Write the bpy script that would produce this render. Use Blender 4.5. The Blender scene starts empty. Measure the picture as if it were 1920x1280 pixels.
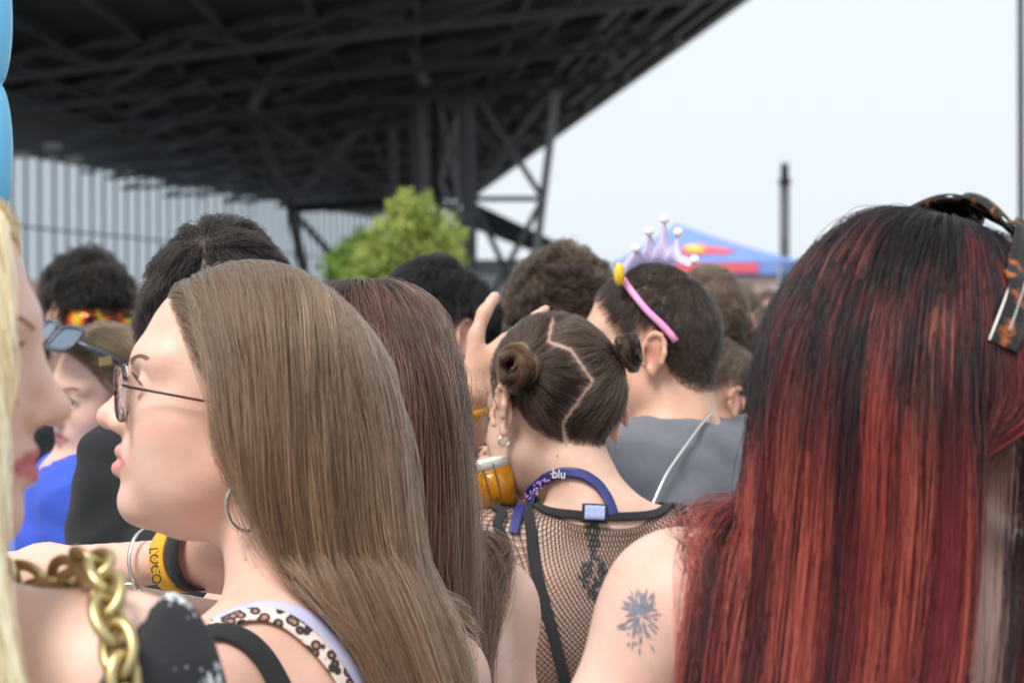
import bpy, bmesh, math, random
import numpy as np
from mathutils import Vector, Matrix
random.seed(7); RNG = np.random.default_rng(7)
scene = bpy.context.scene
C = scene.collection
R_ = math.radians
# ------------------------------------------------------------------ camera
EYE = 1.58; FPX = 4305.0; HOR = 600.0
cam_d = bpy.data.cameras.new('camera'); cam = bpy.data.objects.new('camera', cam_d); C.objects.link(cam)
cam_d.sensor_width = 22.3; cam_d.lens = 22.3 * FPX / 1920.0
cam_d.clip_start = 0.1; cam_d.clip_end = 3000
cam.location = (0, 0, EYE)
cam.rotation_euler = (R_(90) - math.atan(40 / FPX), 0, 0)
cam_d.dof.use_dof = True; cam_d.dof.focus_distance = 2.3; cam_d.dof.aperture_fstop = 5.6
scene.camera = cam
# ------------------------------------------------------------------ sky, sun, exposure
w = bpy.data.worlds.new('World'); scene.world = w; w.use_nodes = True
nt = w.node_tree; nt.nodes.clear()
sky = nt.nodes.new('ShaderNodeTexSky'); sky.sky_type = 'NISHITA'; sky.sun_disc = False
sky.sun_elevation = R_(58); sky.sun_rotation = R_(215); sky.dust_density = 4.0; sky.air_density = 1.0
bg1 = nt.nodes.new('ShaderNodeBackground'); bg1.inputs['Strength'].default_value = 0.07
hs = nt.nodes.new('ShaderNodeHueSaturation'); hs.inputs['Saturation'].default_value = 0.35
bg2 = nt.nodes.new('ShaderNodeBackground')            # the even overcast veil
bg2.inputs['Color'].default_value = (0.86, 0.925, 0.99, 1); bg2.inputs['Strength'].default_value = 0.72
mx = nt.nodes.new('ShaderNodeMixShader'); mx.inputs[0].default_value = 0.82
out = nt.nodes.new('ShaderNodeOutputWorld')
nt.links.new(sky.outputs[0], hs.inputs['Color']); nt.links.new(hs.outputs[0], bg1.inputs['Color'])
nt.links.new(bg1.outputs[0], mx.inputs[1]); nt.links.new(bg2.outputs[0], mx.inputs[2]); nt.links.new(mx.outputs[0], out.inputs[0])
sun_d = bpy.data.lights.new('sun', 'SUN'); sun_d.energy = 2.3; sun_d.angle = R_(22); sun_d.color = (1, 0.965, 0.91)
sun = bpy.data.objects.new('sun', sun_d); C.objects.link(sun)
sun.rotation_euler = Vector((0.38, 0.62, -1.0)).to_track_quat('-Z', 'Y').to_euler()
scene.view_settings.view_transform = 'Standard'; scene.view_settings.look = 'None'
scene.view_settings.exposure = 0.72; scene.view_settings.gamma = 1.0
scene.render.engine = 'CYCLES'
scene.cycles.use_denoising = True
scene.cycles.max_bounces = 8; scene.cycles.transparent_max_bounces = 12
scene.cycles_curves.shape = 'RIBBONS'; scene.cycles_curves.subdivisions = 2
scene.render.hair_type = 'STRAND' if hasattr(scene.render, 'hair_type') else scene.render.hair_type

# ------------------------------------------------------------------ pixel helper: a pixel is a direction, d is the distance
def P(px, py, d):
    return np.array([(px - 960) / FPX * d, d, EYE + (HOR - py) / FPX * d])
def proj(p):
    p = np.asarray(p); return 960 + p[..., 0] / p[..., 1] * FPX, HOR - (p[..., 2] - EYE) / p[..., 1] * FPX
def unit(v):
    v = np.asarray(v, float); return v / (np.linalg.norm(v, axis=-1, keepdims=True) + 1e-12)

# ------------------------------------------------------------------ materials
MATS = {}
def principled(name, col, rough=0.6, metal=0.0, noise=None, bump=0.0, bscale=200, **kw):
    if name in MATS: return MATS[name]
    m = bpy.data.materials.new(name); m.use_nodes = True; n = m.node_tree; b = n.nodes['Principled BSDF']
    b.inputs['Base Color'].default_value = (*col, 1); b.inputs['Roughness'].default_value = rough; b.inputs['Metallic'].default_value = metal
    tc = n.nodes.new('ShaderNodeTexCoord')
    if noise:
        sc, amt = noise
        t = n.nodes.new('ShaderNodeTexNoise'); t.inputs['Scale'].default_value = sc; t.inputs['Detail'].default_value = 5
        n.links.new(tc.outputs['Object'], t.inputs['Vector'])
        r = n.nodes.new('ShaderNodeMapRange'); r.inputs['To Min'].default_value = 1 - amt; r.inputs['To Max'].default_value = 1 + amt
        n.links.new(t.outputs['Fac'], r.inputs['Value'])
        v = n.nodes.new('ShaderNodeVectorMath'); v.operation = 'SCALE'; v.inputs[0].default_value = col
        n.links.new(r.outputs[0], v.inputs['Scale']); n.links.new(v.outputs[0], b.inputs['Base Color'])
    if bump:
        t2 = n.nodes.new('ShaderNodeTexNoise'); t2.inputs['Scale'].default_value = bscale; t2.inputs['Detail'].default_value = 3
        n.links.new(tc.outputs['Object'], t2.inputs['Vector'])
        bp = n.nodes.new('ShaderNodeBump'); bp.inputs['Strength'].default_value = bump; bp.inputs['Distance'].default_value = 0.002
        n.links.new(t2.outputs['Fac'], bp.inputs['Height']); n.links.new(bp.outputs[0], b.inputs['Normal'])
    for k, val in kw.items(): b.inputs[k.replace('_', ' ')].default_value = val
    MATS[name] = m; return m
def fabric(name, col, **kw): return principled(name, col, 0.85, 0, (60, .14), .5, 900, Sheen_Weight=.04, **kw)
def attr_mat(name, rough=.5, sss=0.0, spec=.4, sheen=0, nscale=35, namt=.10, bump=.25, bscale=600):
    if name in MATS: return MATS[name]
    m = bpy.data.materials.new(name); m.use_nodes = True; n = m.node_tree; b = n.nodes['Principled BSDF']
    a = n.nodes.new('ShaderNodeAttribute'); a.attribute_name = 'Col'
    tc = n.nodes.new('ShaderNodeTexCoord'); t = n.nodes.new('ShaderNodeTexNoise'); t.inputs['Scale'].default_value = nscale; t.inputs['Detail'].default_value = 6
    n.links.new(tc.outputs['Object'], t.inputs['Vector'])
    r = n.nodes.new('ShaderNodeMapRange'); r.inputs['To Min'].default_value = 1 - namt; r.inputs['To Max'].default_value = 1 + namt
    n.links.new(t.outputs['Fac'], r.inputs['Value'])
    v = n.nodes.new('ShaderNodeVectorMath'); v.operation = 'SCALE'
    n.links.new(a.outputs['Color'], v.inputs[0]); n.links.new(r.outputs[0], v.inputs['Scale']); n.links.new(v.outputs[0], b.inputs['Base Color'])
    t2 = n.nodes.new('ShaderNodeTexNoise'); t2.inputs['Scale'].default_value = bscale; t2.inputs['Detail'].default_value = 3
    n.links.new(tc.outputs['Object'], t2.inputs['Vector'])
    bp = n.nodes.new('ShaderNodeBump'); bp.inputs['Strength'].default_value = bump; bp.inputs['Distance'].default_value = .001
    n.links.new(t2.outputs['Fac'], bp.inputs['Height']); n.links.new(bp.outputs[0], b.inputs['Normal'])
    b.inputs['Roughness'].default_value = rough; b.inputs['Specular IOR Level'].default_value = spec
    if sss:
        b.inputs['Subsurface Weight'].default_value = sss; b.inputs['Subsurface Radius'].default_value = (1, .38, .22); b.inputs['Subsurface Scale'].default_value = .006
    MATS[name] = m; return m
SKIN = attr_mat('skin', .46, .35, .42)
def _blotch():           # faint uneven redness and a few tiny moles
    n = SKIN.node_tree; b = n.nodes['Principled BSDF']; src = b.inputs['Base Color'].links[0].from_socket; tc = n.nodes.new('ShaderNodeTexCoord')
    t = n.nodes.new('ShaderNodeTexNoise'); t.inputs['Scale'].default_value = 14; t.inputs['Detail'].default_value = 7; t.inputs['Roughness'].default_value = .7; n.links.new(tc.outputs['Object'], t.inputs['Vector'])
    cr = n.nodes.new('ShaderNodeValToRGB'); cr.color_ramp.elements[0].position = .35; cr.color_ramp.elements[0].color = (1, 1, 1, 1); cr.color_ramp.elements[1].position = .75; cr.color_ramp.elements[1].color = (.97, .78, .74, 1); n.links.new(t.outputs['Fac'], cr.inputs[0])
    v = n.nodes.new('ShaderNodeTexVoronoi'); v.inputs['Scale'].default_value = 22; n.links.new(tc.outputs['Object'], v.inputs['Vector']); c2 = n.nodes.new('ShaderNodeValToRGB'); c2.color_ramp.elements[0].position = .028; c2.color_ramp.elements[0].color = (.55, .42, .36, 1); c2.color_ramp.elements[1].position = .05; c2.color_ramp.elements[1].color = (1, 1, 1, 1); n.links.new(v.outputs['Distance'], c2.inputs[0])
    m1 = n.nodes.new('ShaderNodeVectorMath'); m1.operation = 'MULTIPLY'; m2 = n.nodes.new('ShaderNodeVectorMath'); m2.operation = 'MULTIPLY'; n.links.new(src, m1.inputs[0]); n.links.new(cr.outputs[0], m1.inputs[1]); n.links.new(m1.outputs[0], m2.inputs[0]); n.links.new(c2.outputs[0], m2.inputs[1]); n.links.new(m2.outputs[0], b.inputs['Base Color'])
_blotch()
def hair_mat(name, rough=.32, coat=0.0, mix=0):
    m = bpy.data.materials.new(name); m.use_nodes = True; n = m.node_tree
    n.nodes.remove(n.nodes['Principled BSDF']); h = n.nodes.new('ShaderNodeBsdfHairPrincipled')
    h.parametrization = 'COLOR'
    a = n.nodes.new('ShaderNodeAttribute'); a.attribute_name = 'hcol'
    n.links.new(a.outputs['Color'], h.inputs['Color']); h.inputs['Roughness'].default_value = rough; h.inputs['Radial Roughness'].default_value = .4
    h.inputs['Random Roughness'].default_value = .2; h.inputs['IOR'].default_value = 1.36; h.inputs['Coat'].default_value = coat
    if not mix: n.links.new(h.outputs[0], n.nodes['Material Output'].inputs[0]); return m
    b = n.nodes.new('ShaderNodeBsdfPrincipled'); b.inputs['Roughness'].default_value = .45; b.inputs['Specular IOR Level'].default_value = .35; n.links.new(a.outputs['Color'], b.inputs['Base Color'])
    mx_ = n.nodes.new('ShaderNodeMixShader'); mx_.inputs[0].default_value = mix; n.links.new(h.outputs[0], mx_.inputs[1]); n.links.new(b.outputs[0], mx_.inputs[2]); n.links.new(mx_.outputs[0], n.nodes['Material Output'].inputs[0]); return m
HAIR = hair_mat('hair', mix=.38); DYED = hair_mat('dyed_hair', .28, mix=.6); BLONDE = hair_mat('blonde_hair', .3, mix=.75)
def plain_attr_curve(name, rough=.8):
    m = bpy.data.materials.new(name); m.use_nodes = True; n = m.node_tree; b = n.nodes['Principled BSDF']
    a = n.nodes.new('ShaderNodeAttribute'); a.attribute_name = 'hcol'; n.links.new(a.outputs['Color'], b.inputs['Base Color']); b.inputs['Roughness'].default_value = rough; return m
THREAD = plain_attr_curve('thread')

# ------------------------------------------------------------------ object helpers
def empty(name, loc):
    o = bpy.data.objects.new(name, None); C.objects.link(o); o.location = tuple(loc); o.empty_display_size = .1; return o
def tag(o, label=None, cat=None, group=None, kind=None):
    if label: o['label'] = label
    if cat: o['category'] = cat
    if group: o['group'] = group
    if kind: o['kind'] = kind
    return o
def base_of(parent):
    b = np.zeros(3)
    while parent is not None:
        b += np.array(parent.location); parent = parent.parent
    return b
def mesh_obj(name, V, F, mat, parent=None, smooth=True, cols=None):
    me = bpy.data.meshes.new(name); V = np.asarray(V, float) - base_of(parent)
    me.from_pydata(V.tolist(), [], F.tolist() if hasattr(F, 'tolist') else F); me.update()
    if smooth: me.polygons.foreach_set('use_smooth', [True] * len(me.polygons))
    if cols is not None:
        a = me.color_attributes.new('Col', 'FLOAT_COLOR', 'POINT'); cc = np.ones((len(V), 4), np.float32); cc[:, :3] = cols; a.data.foreach_set('color', cc.ravel())
    o = bpy.data.objects.new(name, me); C.objects.link(o)
    if mat: me.materials.append(mat)
    if parent: o.parent = parent
    return o
class MB:
    def __init__(s): s.v = []; s.f = []
    def add(s, V, F):
        b = len(s.v); s.v += [tuple(map(float, q)) for q in V]; s.f += [tuple(b + i for i in f) for f in F]; return s
    def box(s, c, size, R=None):
        x, y, z = [q / 2 for q in size]; V = np.array([(-x,-y,-z),(x,-y,-z),(x,y,-z),(-x,y,-z),(-x,-y,z),(x,-y,z),(x,y,z),(-x,y,z)])
        if R is not None: V = V @ np.asarray(R).T
        return s.add(V + np.asarray(c), [(3,2,1,0),(4,5,6,7),(0,1,5,4),(1,2,6,5),(2,3,7,6),(3,0,4,7)])
    def bar(s, a, b, wd, h=None):
        a = np.asarray(a, float); b = np.asarray(b, float); z = b - a; L = np.linalg.norm(z); z = z / L
        up = np.array([0, 0, 1.]) if abs(z[2]) < .9 else np.array([0, 1., 0]); x = unit(np.cross(up, z)); y = np.cross(z, x)
        return s.box((a + b) / 2, (wd, h or wd, L), np.stack([x, y, z], 1))
    def tube(s, pts, r, n=8, closed=False):
        pts = np.asarray(pts, float); m = len(pts); r = np.broadcast_to(np.asarray(r, float), (m,))
        tan = np.gradient(pts, axis=0) if not closed else np.roll(pts, -1, 0) - np.roll(pts, 1, 0); tan = unit(tan)
        ref = np.array([0, 0, 1.]) if abs(tan[:, 2]).mean() < .8 else np.array([0, 1., 0])
        x = unit(np.cross(tan, ref)); y = np.cross(tan, x); a = np.linspace(0, 2 * np.pi, n, endpoint=False)
        V = (pts[:, None] + r[:, None, None] * (np.cos(a)[None, :, None] * x[:, None] + np.sin(a)[None, :, None] * y[:, None])).reshape(-1, 3)
        F = []
        for i in range(m if closed else m - 1):
            j = (i + 1) % m
            for k in range(n): F.append((i*n+k, i*n+(k+1)%n, j*n+(k+1)%n, j*n+k))
        if not closed: F += [tuple(range(n))[::-1], tuple((m-1)*n+k for k in range(n))]
        return s.add(V, F)
    def ball(s, c, r, n=12, m=8, R=None):
        th = np.linspace(0, np.pi, m + 1)[1:-1]; ph = np.linspace(0, 2*np.pi, n, endpoint=False)
        V = [(0,0,1)] + [(math.sin(t)*math.cos(p), math.sin(t)*math.sin(p), math.cos(t)) for t in th for p in ph] + [(0,0,-1)]
        V = np.array(V) * np.asarray(r)
        if R is not None: V = V @ np.asarray(R).T
        F = [(0, 1+k, 1+(k+1)%n) for k in range(n)]
        for i in range(m-2):
            for k in range(n): F.append((1+i*n+k, 1+(i+1)*n+k, 1+(i+1)*n+(k+1)%n, 1+i*n+(k+1)%n))
        e = 1+(m-1)*n; F += [(e, 1+(m-2)*n+(k+1)%n, 1+(m-2)*n+k) for k in range(n)]
        return s.add(V + np.asarray(c), F)
    def build(s, name, mat, parent=None, smooth=False): return mesh_obj(name, np.array(s.v), s.f, mat, parent, smooth)
def curves_obj(name, pts, rad, col, mat, parent):
    N, n, _ = pts.shape; c = bpy.data.hair_curves.new(name); c.add_curves([n] * N)
    c.points.foreach_set('position', (pts - base_of(parent)).astype(np.float32).ravel())
    ra = c.attributes.get('radius') or c.attributes.new('radius', 'FLOAT', 'POINT')
    ra.data.foreach_set('value', np.broadcast_to(rad, (N, n)).astype(np.float32).ravel())
    ca = c.attributes.new('hcol', 'FLOAT_COLOR', 'POINT'); cc = np.ones((N, n, 4), np.float32); cc[..., :3] = col; ca.data.foreach_set('color', cc.ravel())
    c.materials.append(mat); o = bpy.data.objects.new(name, c); C.objects.link(o); o.parent = parent; return o

# ------------------------------------------------------------------ signed-distance field on a rectilinear grid
def axis(lo, hi, fine, hf, hc):
    a = [lo]
    while a[-1] < hi:
        x = a[-1]; h = hc
        for f0, f1 in fine:
            if f0 - hf <= x < f1: h = hf
            elif x < f0 < x + h: h = max(hf, min(h, f0 - x))
        a.append(x + h)
    return np.array(a, np.float32)
def smin(a, b, k):
    h = np.clip(.5 + .5 * (a - b) / k, 0, 1); return a + (b - a) * h - k * h * (1 - h)
class Field:
    M = .06
    def __init__(s, xs, ys, zs): s.ax = [xs, ys, zs]; s.v = np.full((len(xs), len(ys), len(zs)), 1.0, np.float32)
    def _sl(s, lo, hi):
        return tuple(slice(max(0, int(np.searchsorted(a, l - s.M))), int(np.searchsorted(a, h + s.M))) for a, l, h in zip(s.ax, lo, hi))
    def _do(s, lo, hi, fn, k, mode='+'):
        sl = s._sl(lo, hi)
        X = [a[q] for a, q in zip(s.ax, sl)]
        if min(len(q) for q in X) == 0: return
        d = fn(X[0][:, None, None], X[1][None, :, None], X[2][None, None, :]); u = s.v[sl]
        s.v[sl] = smin(u, d, k) if mode == '+' else -smin(-u, d, k)
    def cone(s, a, b, ra, rb, k=.02, mode='+'):
        a = np.asarray(a, float); b = np.asarray(b, float); ba = b - a; L2 = float(ba @ ba) + 1e-9; r = max(ra, rb)
        def fn(x, y, z):
            px, py, pz = x - a[0], y - a[1], z - a[2]; t = np.clip((px*ba[0] + py*ba[1] + pz*ba[2]) / L2, 0, 1)
            return np.sqrt((px - t*ba[0])**2 + (py - t*ba[1])**2 + (pz - t*ba[2])**2) - (ra + (rb - ra) * t)
        s._do(np.minimum(a, b) - r, np.maximum(a, b) + r, fn, k, mode)
    def ell(s, c, rad, R=None, k=.02, mode='+'):
        c = np.asarray(c, float); rad = np.asarray(rad, float); R = np.eye(3) if R is None else np.asarray(R); m = np.sqrt((R**2) @ (rad**2))
        def fn(x, y, z):
            dx, dy, dz = x - c[0], y - c[1], z - c[2]; k0 = 0; k1 = 0
            for i in range(3):
                q = dx * R[0, i] + dy * R[1, i] + dz * R[2, i]; k0 = k0 + (q / rad[i])**2; k1 = k1 + (q / rad[i]**2)**2
            k0 = np.sqrt(k0); return k0 * (k0 - 1) / (np.sqrt(k1) + 1e-6)
        s._do(c - m, c + m, fn, k, mode)
    def cut(s, p, n):            # keep the side the normal points to
        p = np.asarray(p, float); n = unit(n)
        d = -((s.ax[0] - p[0])[:, None, None]*n[0] + (s.ax[1] - p[1])[None, :, None]*n[1] + (s.ax[2] - p[2])[None, None, :]*n[2]); s.v = np.maximum(s.v, d.astype(np.float32))
    def sample(s, p, grad=True):
        I = []; T = []; ok = np.ones(len(p), bool)
        for a, q in zip(s.ax, p.T):
            i = np.clip(np.searchsorted(a, q) - 1, 0, len(a) - 2); ok &= (q > a[0]) & (q < a[-1]); I.append(i); T.append(np.clip((q - a[i]) / (a[i+1] - a[i]), 0, 1))
        c = np.empty((8, len(p)))
        for m in range(8): c[m] = s.v[I[0] + (m >> 2 & 1), I[1] + (m >> 1 & 1), I[2] + (m & 1)]
        x, y, z = T; h = [s.ax[i][I[i]+1] - s.ax[i][I[i]] for i in range(3)]
        c00 = c[0]*(1-z)+c[1]*z; c01 = c[2]*(1-z)+c[3]*z; c10 = c[4]*(1-z)+c[5]*z; c11 = c[6]*(1-z)+c[7]*z
        c0 = c00*(1-y)+c01*y; c1 = c10*(1-y)+c11*y; d = c0*(1-x)+c1*x; d = np.where(ok, d, 1.0)
        if not grad: return d
        gz = ((c[1]-c[0])*(1-y)+(c[3]-c[2])*y)*(1-x)+((c[5]-c[4])*(1-y)+(c[7]-c[6])*y)*x
        g = np.stack([(c1-c0)/h[0], ((c01-c00)*(1-x)+(c11-c10)*x)/h[1], gz/h[2]], 1); return d, unit(g)
    def project(s, p, c=.003, it=12):
        p = np.array(p, float)
        for _ in range(it):
            d, g = s.sample(p); p = p - g * np.clip(d - c, -.02, .02)[:, None]
        return p
    def mesh(s):                 # naive surface nets
        v = s.v; ins = v < 0; nx, ny, nz = v.shape
        cnt = np.zeros((nx-1, ny-1, nz-1), np.int8)
        for m in range(8): cnt += ins[(m>>2&1):nx-1+(m>>2&1), (m>>1&1):ny-1+(m>>1&1), (m&1):nz-1+(m&1)]
        act = (cnt > 0) & (cnt < 8); idx = np.argwhere(act); N = len(idx); vid = np.full(act.shape, -1, np.int64); vid[act] = np.arange(N)
        acc = np.zeros((N, 3)); num = np.zeros(N)
        for ax in range(3):
            o1, o2 = [q for q in range(3) if q != ax]
            for e in range(4):
                off = np.zeros(3, int); off[o1] = e >> 1; off[o2] = e & 1; a = idx + off; b = a.copy(); b[:, ax] += 1
                va = v[tuple(a.T)]; vb = v[tuple(b.T)]; mk = (va < 0) != (vb < 0); t = np.where(mk, va / np.where(mk, va - vb, 1), 0)
                pa = np.stack([s.ax[q][a[:, q]] for q in range(3)], 1); pb = np.stack([s.ax[q][b[:, q]] for q in range(3)], 1)
                acc += (pa + (pb - pa) * t[:, None]) * mk[:, None]; num += mk
        V = acc / num[:, None]; F = []
        for ax in range(3):
            o1, o2 = [(1, 2), (2, 0), (0, 1)][ax]; sl0 = [slice(None)]*3; sl1 = [slice(None)]*3; sl0[ax] = slice(0, -1); sl1[ax] = slice(1, None)
            ch = np.argwhere(ins[tuple(sl0)] != ins[tuple(sl1)])
            ch = ch[(ch[:, o1] > 0) & (ch[:, o2] > 0) & (ch[:, o1] < v.shape[o1]-1) & (ch[:, o2] < v.shape[o2]-1)]
            flip = ins[tuple(ch.T)]; q = []
            for d1, d2 in ((1, 1), (0, 1), (0, 0), (1, 0)):
                cc = ch.copy(); cc[:, o1] -= d1; cc[:, o2] -= d2; q.append(vid[tuple(cc.T)])
            q = np.stack(q, 1); q[flip] = q[flip]; q[~flip] = q[~flip][:, ::-1]; F.append(q)
        return V, np.concatenate(F)
# ------------------------------------------------------------------ people
def frame(f, pitch=0, roll=0):
    """columns: right, forward, up of a head that faces f (x, y), pitched up, rolled to its right"""
    f = unit(np.array([f[0], f[1], 0.])); r = np.cross(f, [0, 0, 1.]); u = np.array([0, 0, 1.])
    c, s = math.cos(R_(pitch)), math.sin(R_(pitch)); f, u = f*c + u*s, u*c - f*s
    c, s = math.cos(R_(roll)), math.sin(R_(roll)); r, u = r*c - u*s, u*c + r*s
    return np.stack([r, f, u], 1)
def head(F, O, R, sc, male=False):
    T = lambda x, y, z: O + R @ (np.array([x, y, z]) * sc)
    E = lambda c, r, k=.02, mode='+', Rl=None: F.ell(T(*c), np.array(r)*sc, R if Rl is None else R @ Rl, k, mode)
    K = lambda a, b, ra, rb, k=.015, mode='+': F.cone(T(*a), T(*b), ra*sc, rb*sc, k, mode)
    E((0, .004, .035), (.073, .095, .095)); E((0, -.045, .02), (.062, .046, .06), .03)
    E((0, .040, -.03), (.056, .056, .085), .028)
    j = .004 if male else 0
    for s in (-1, 1):
        K((s*.046, .012, -.05 - j), (s*.016, .076, -.087 - j), .02 + j*.6, .0155, .025)
        E((s*.039, .063, -.016), (.024, .026, .028), .02)
        K((s*.012, .089, .034), (s*.042, .076, .036), .0125 + j*.3, .011, .02)
    E((0, .081, -.088 - j), (.019, .0185, .018 + j*.5), .012); E((0, .037, -.065), (.046, .046, .034), .025)
    for s in (-1, 1): E((s*.031, .107, .012), (.019, .017, .0135), .014, '-')
    K((0, .094, .022), (0, .1135, -.016), .0078, .0105, .012); E((0, .1155, -.0195), (.011, .0122, .0098), .008)
    for s in (-1, 1):
        E((s*.0115, .105, -.0235), (.0072, .0105, .0078), .006); E((s*.0062, .1125, -.0318), (.0038, .0062, .0036), .003, '-')
    E((0, .0895, -.048), (.028, .0140, .023), .012)
    for s in (-1, 1): E((s*.040, .044, -.045), (.022, .038, .036), .025)
    for s in (-1, 1):
        K((0, .1025, -.0470), (s*.025, .0850, -.0530), .0055, .0026, .004); K((0, .1022, -.0615), (s*.024, .0850, -.0550), .0064, .003, .004)
        K((0, .1095, -.0540), (s*.027, .0875, -.0540), .0020, .0009, .003, '-')
    for s in (-1, 1):        # lids round the eyeball
        for i in range(6):
            a0, a1 = -1.15 + i*.383, -1.15 + (i+1)*.383; c = np.array([s*.0315, .0795, .0105])
            q = lambda a, e: tuple(c + .0138*np.array([math.sin(a)*.98, math.cos(a)*math.cos(e*math.cos(1.2*a)), math.cos(a)*math.sin(e*math.cos(1.2*a))]))
            K(q(a0, .50), q(a1, .50), .0021, .0021, .003); K(q(a0, -.52), q(a1, -.52), .0017, .0017, .003); K(q(a0, .95), q(a1, .95), .003, .003, .006)
        # ear: rim, antihelix, lobe round a hollow
        ec = np.array([s*.0755, -.006, .0]); pts = []
        for i in range(9):
            a = -2.3 + i*.56; pts.append(ec + np.array([s*(.008 + .006*(math.cos(a) < .2)), -.006 - .0165*math.sin(a)*(1.0) - .003*math.cos(a), .002 + .0285*math.cos(a) * (1 if math.cos(a) > 0 else .95)]))
        E(tuple(ec + np.array([s*.003, -.006, .0])), (.0055, .0155, .027), .006)
        for a, b in zip(pts[:-1], pts[1:]): K(tuple(a), tuple(b), .0042, .0042, .003)
        K(tuple(ec + [s*.006, .000, -.024]), tuple(ec + [s*.006, -.003, -.03]), .006, .0055, .006)
        E(tuple(ec + [s*.0095, .001, -.003]), (.005, .008, .011), .004, '-')
HAIRLINE = (np.array([-.2, -.075, -.05, -.03, -.012, .012, .03, .05, .07, .083, .092, .2]), np.array([-.062, -.058, -.05, -.03, .034, .03, .016, .038, .068, .090, .12, .3]))
def hand(F, W, R, sc=1.0, curl=(.25, .3, .35, .4), thumb=(.9, .1), k=.006, side=1):
    """R columns: towards the thumb side, palm normal, along the fingers"""
    T = lambda x, y, z: W + R @ (np.array([x, y, z]) * sc)
    for x, x2, r in ((.026, .018, .0125), (.008, .006, .0135), (-.010, -.006, .013), (-.027, -.018, .0115)): F.cone(T(x2*.8, 0, .012), T(x, 0, .082), .016*sc, r*sc, .012)
    F.ell(T(.022, .010, .04), np.array([.017, .013, .03])*sc, R, .012)
    for x, L, r, c in ((.028, .072, .0088, curl[0]), (.0095, .08, .0092, curl[1]), (-.0095, .074, .0088, curl[2]), (-.0275, .058, .0078, curl[3])):
        p = np.array([x, 0, .085]); a = c*.5; seg = (.45, .3, .25); sp = x*.9
        for i, q in enumerate(seg):
            d = np.array([math.sin(sp), math.sin(a), math.cos(a)]); d = d/np.linalg.norm(d); p2 = p + d*L*q; F.cone(T(*p), T(*p2), (r - .0006*i)*sc, (r - .0006*(i+1))*sc, k*.6); p = p2; a += c
    sp, a = thumb; p = np.array([.022, .008, .022])
    for i, (L, r) in enumerate(((.045, .0135), (.034, .0108), (.027, .0098))):
        d = unit(np.array([math.sin(sp), a, math.cos(sp)])); p2 = p + d*L; F.cone(T(*p), T(*p2), r*sc, (r - .0012)*sc, k); p = p2; sp -= .28
class Person: pass
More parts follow.
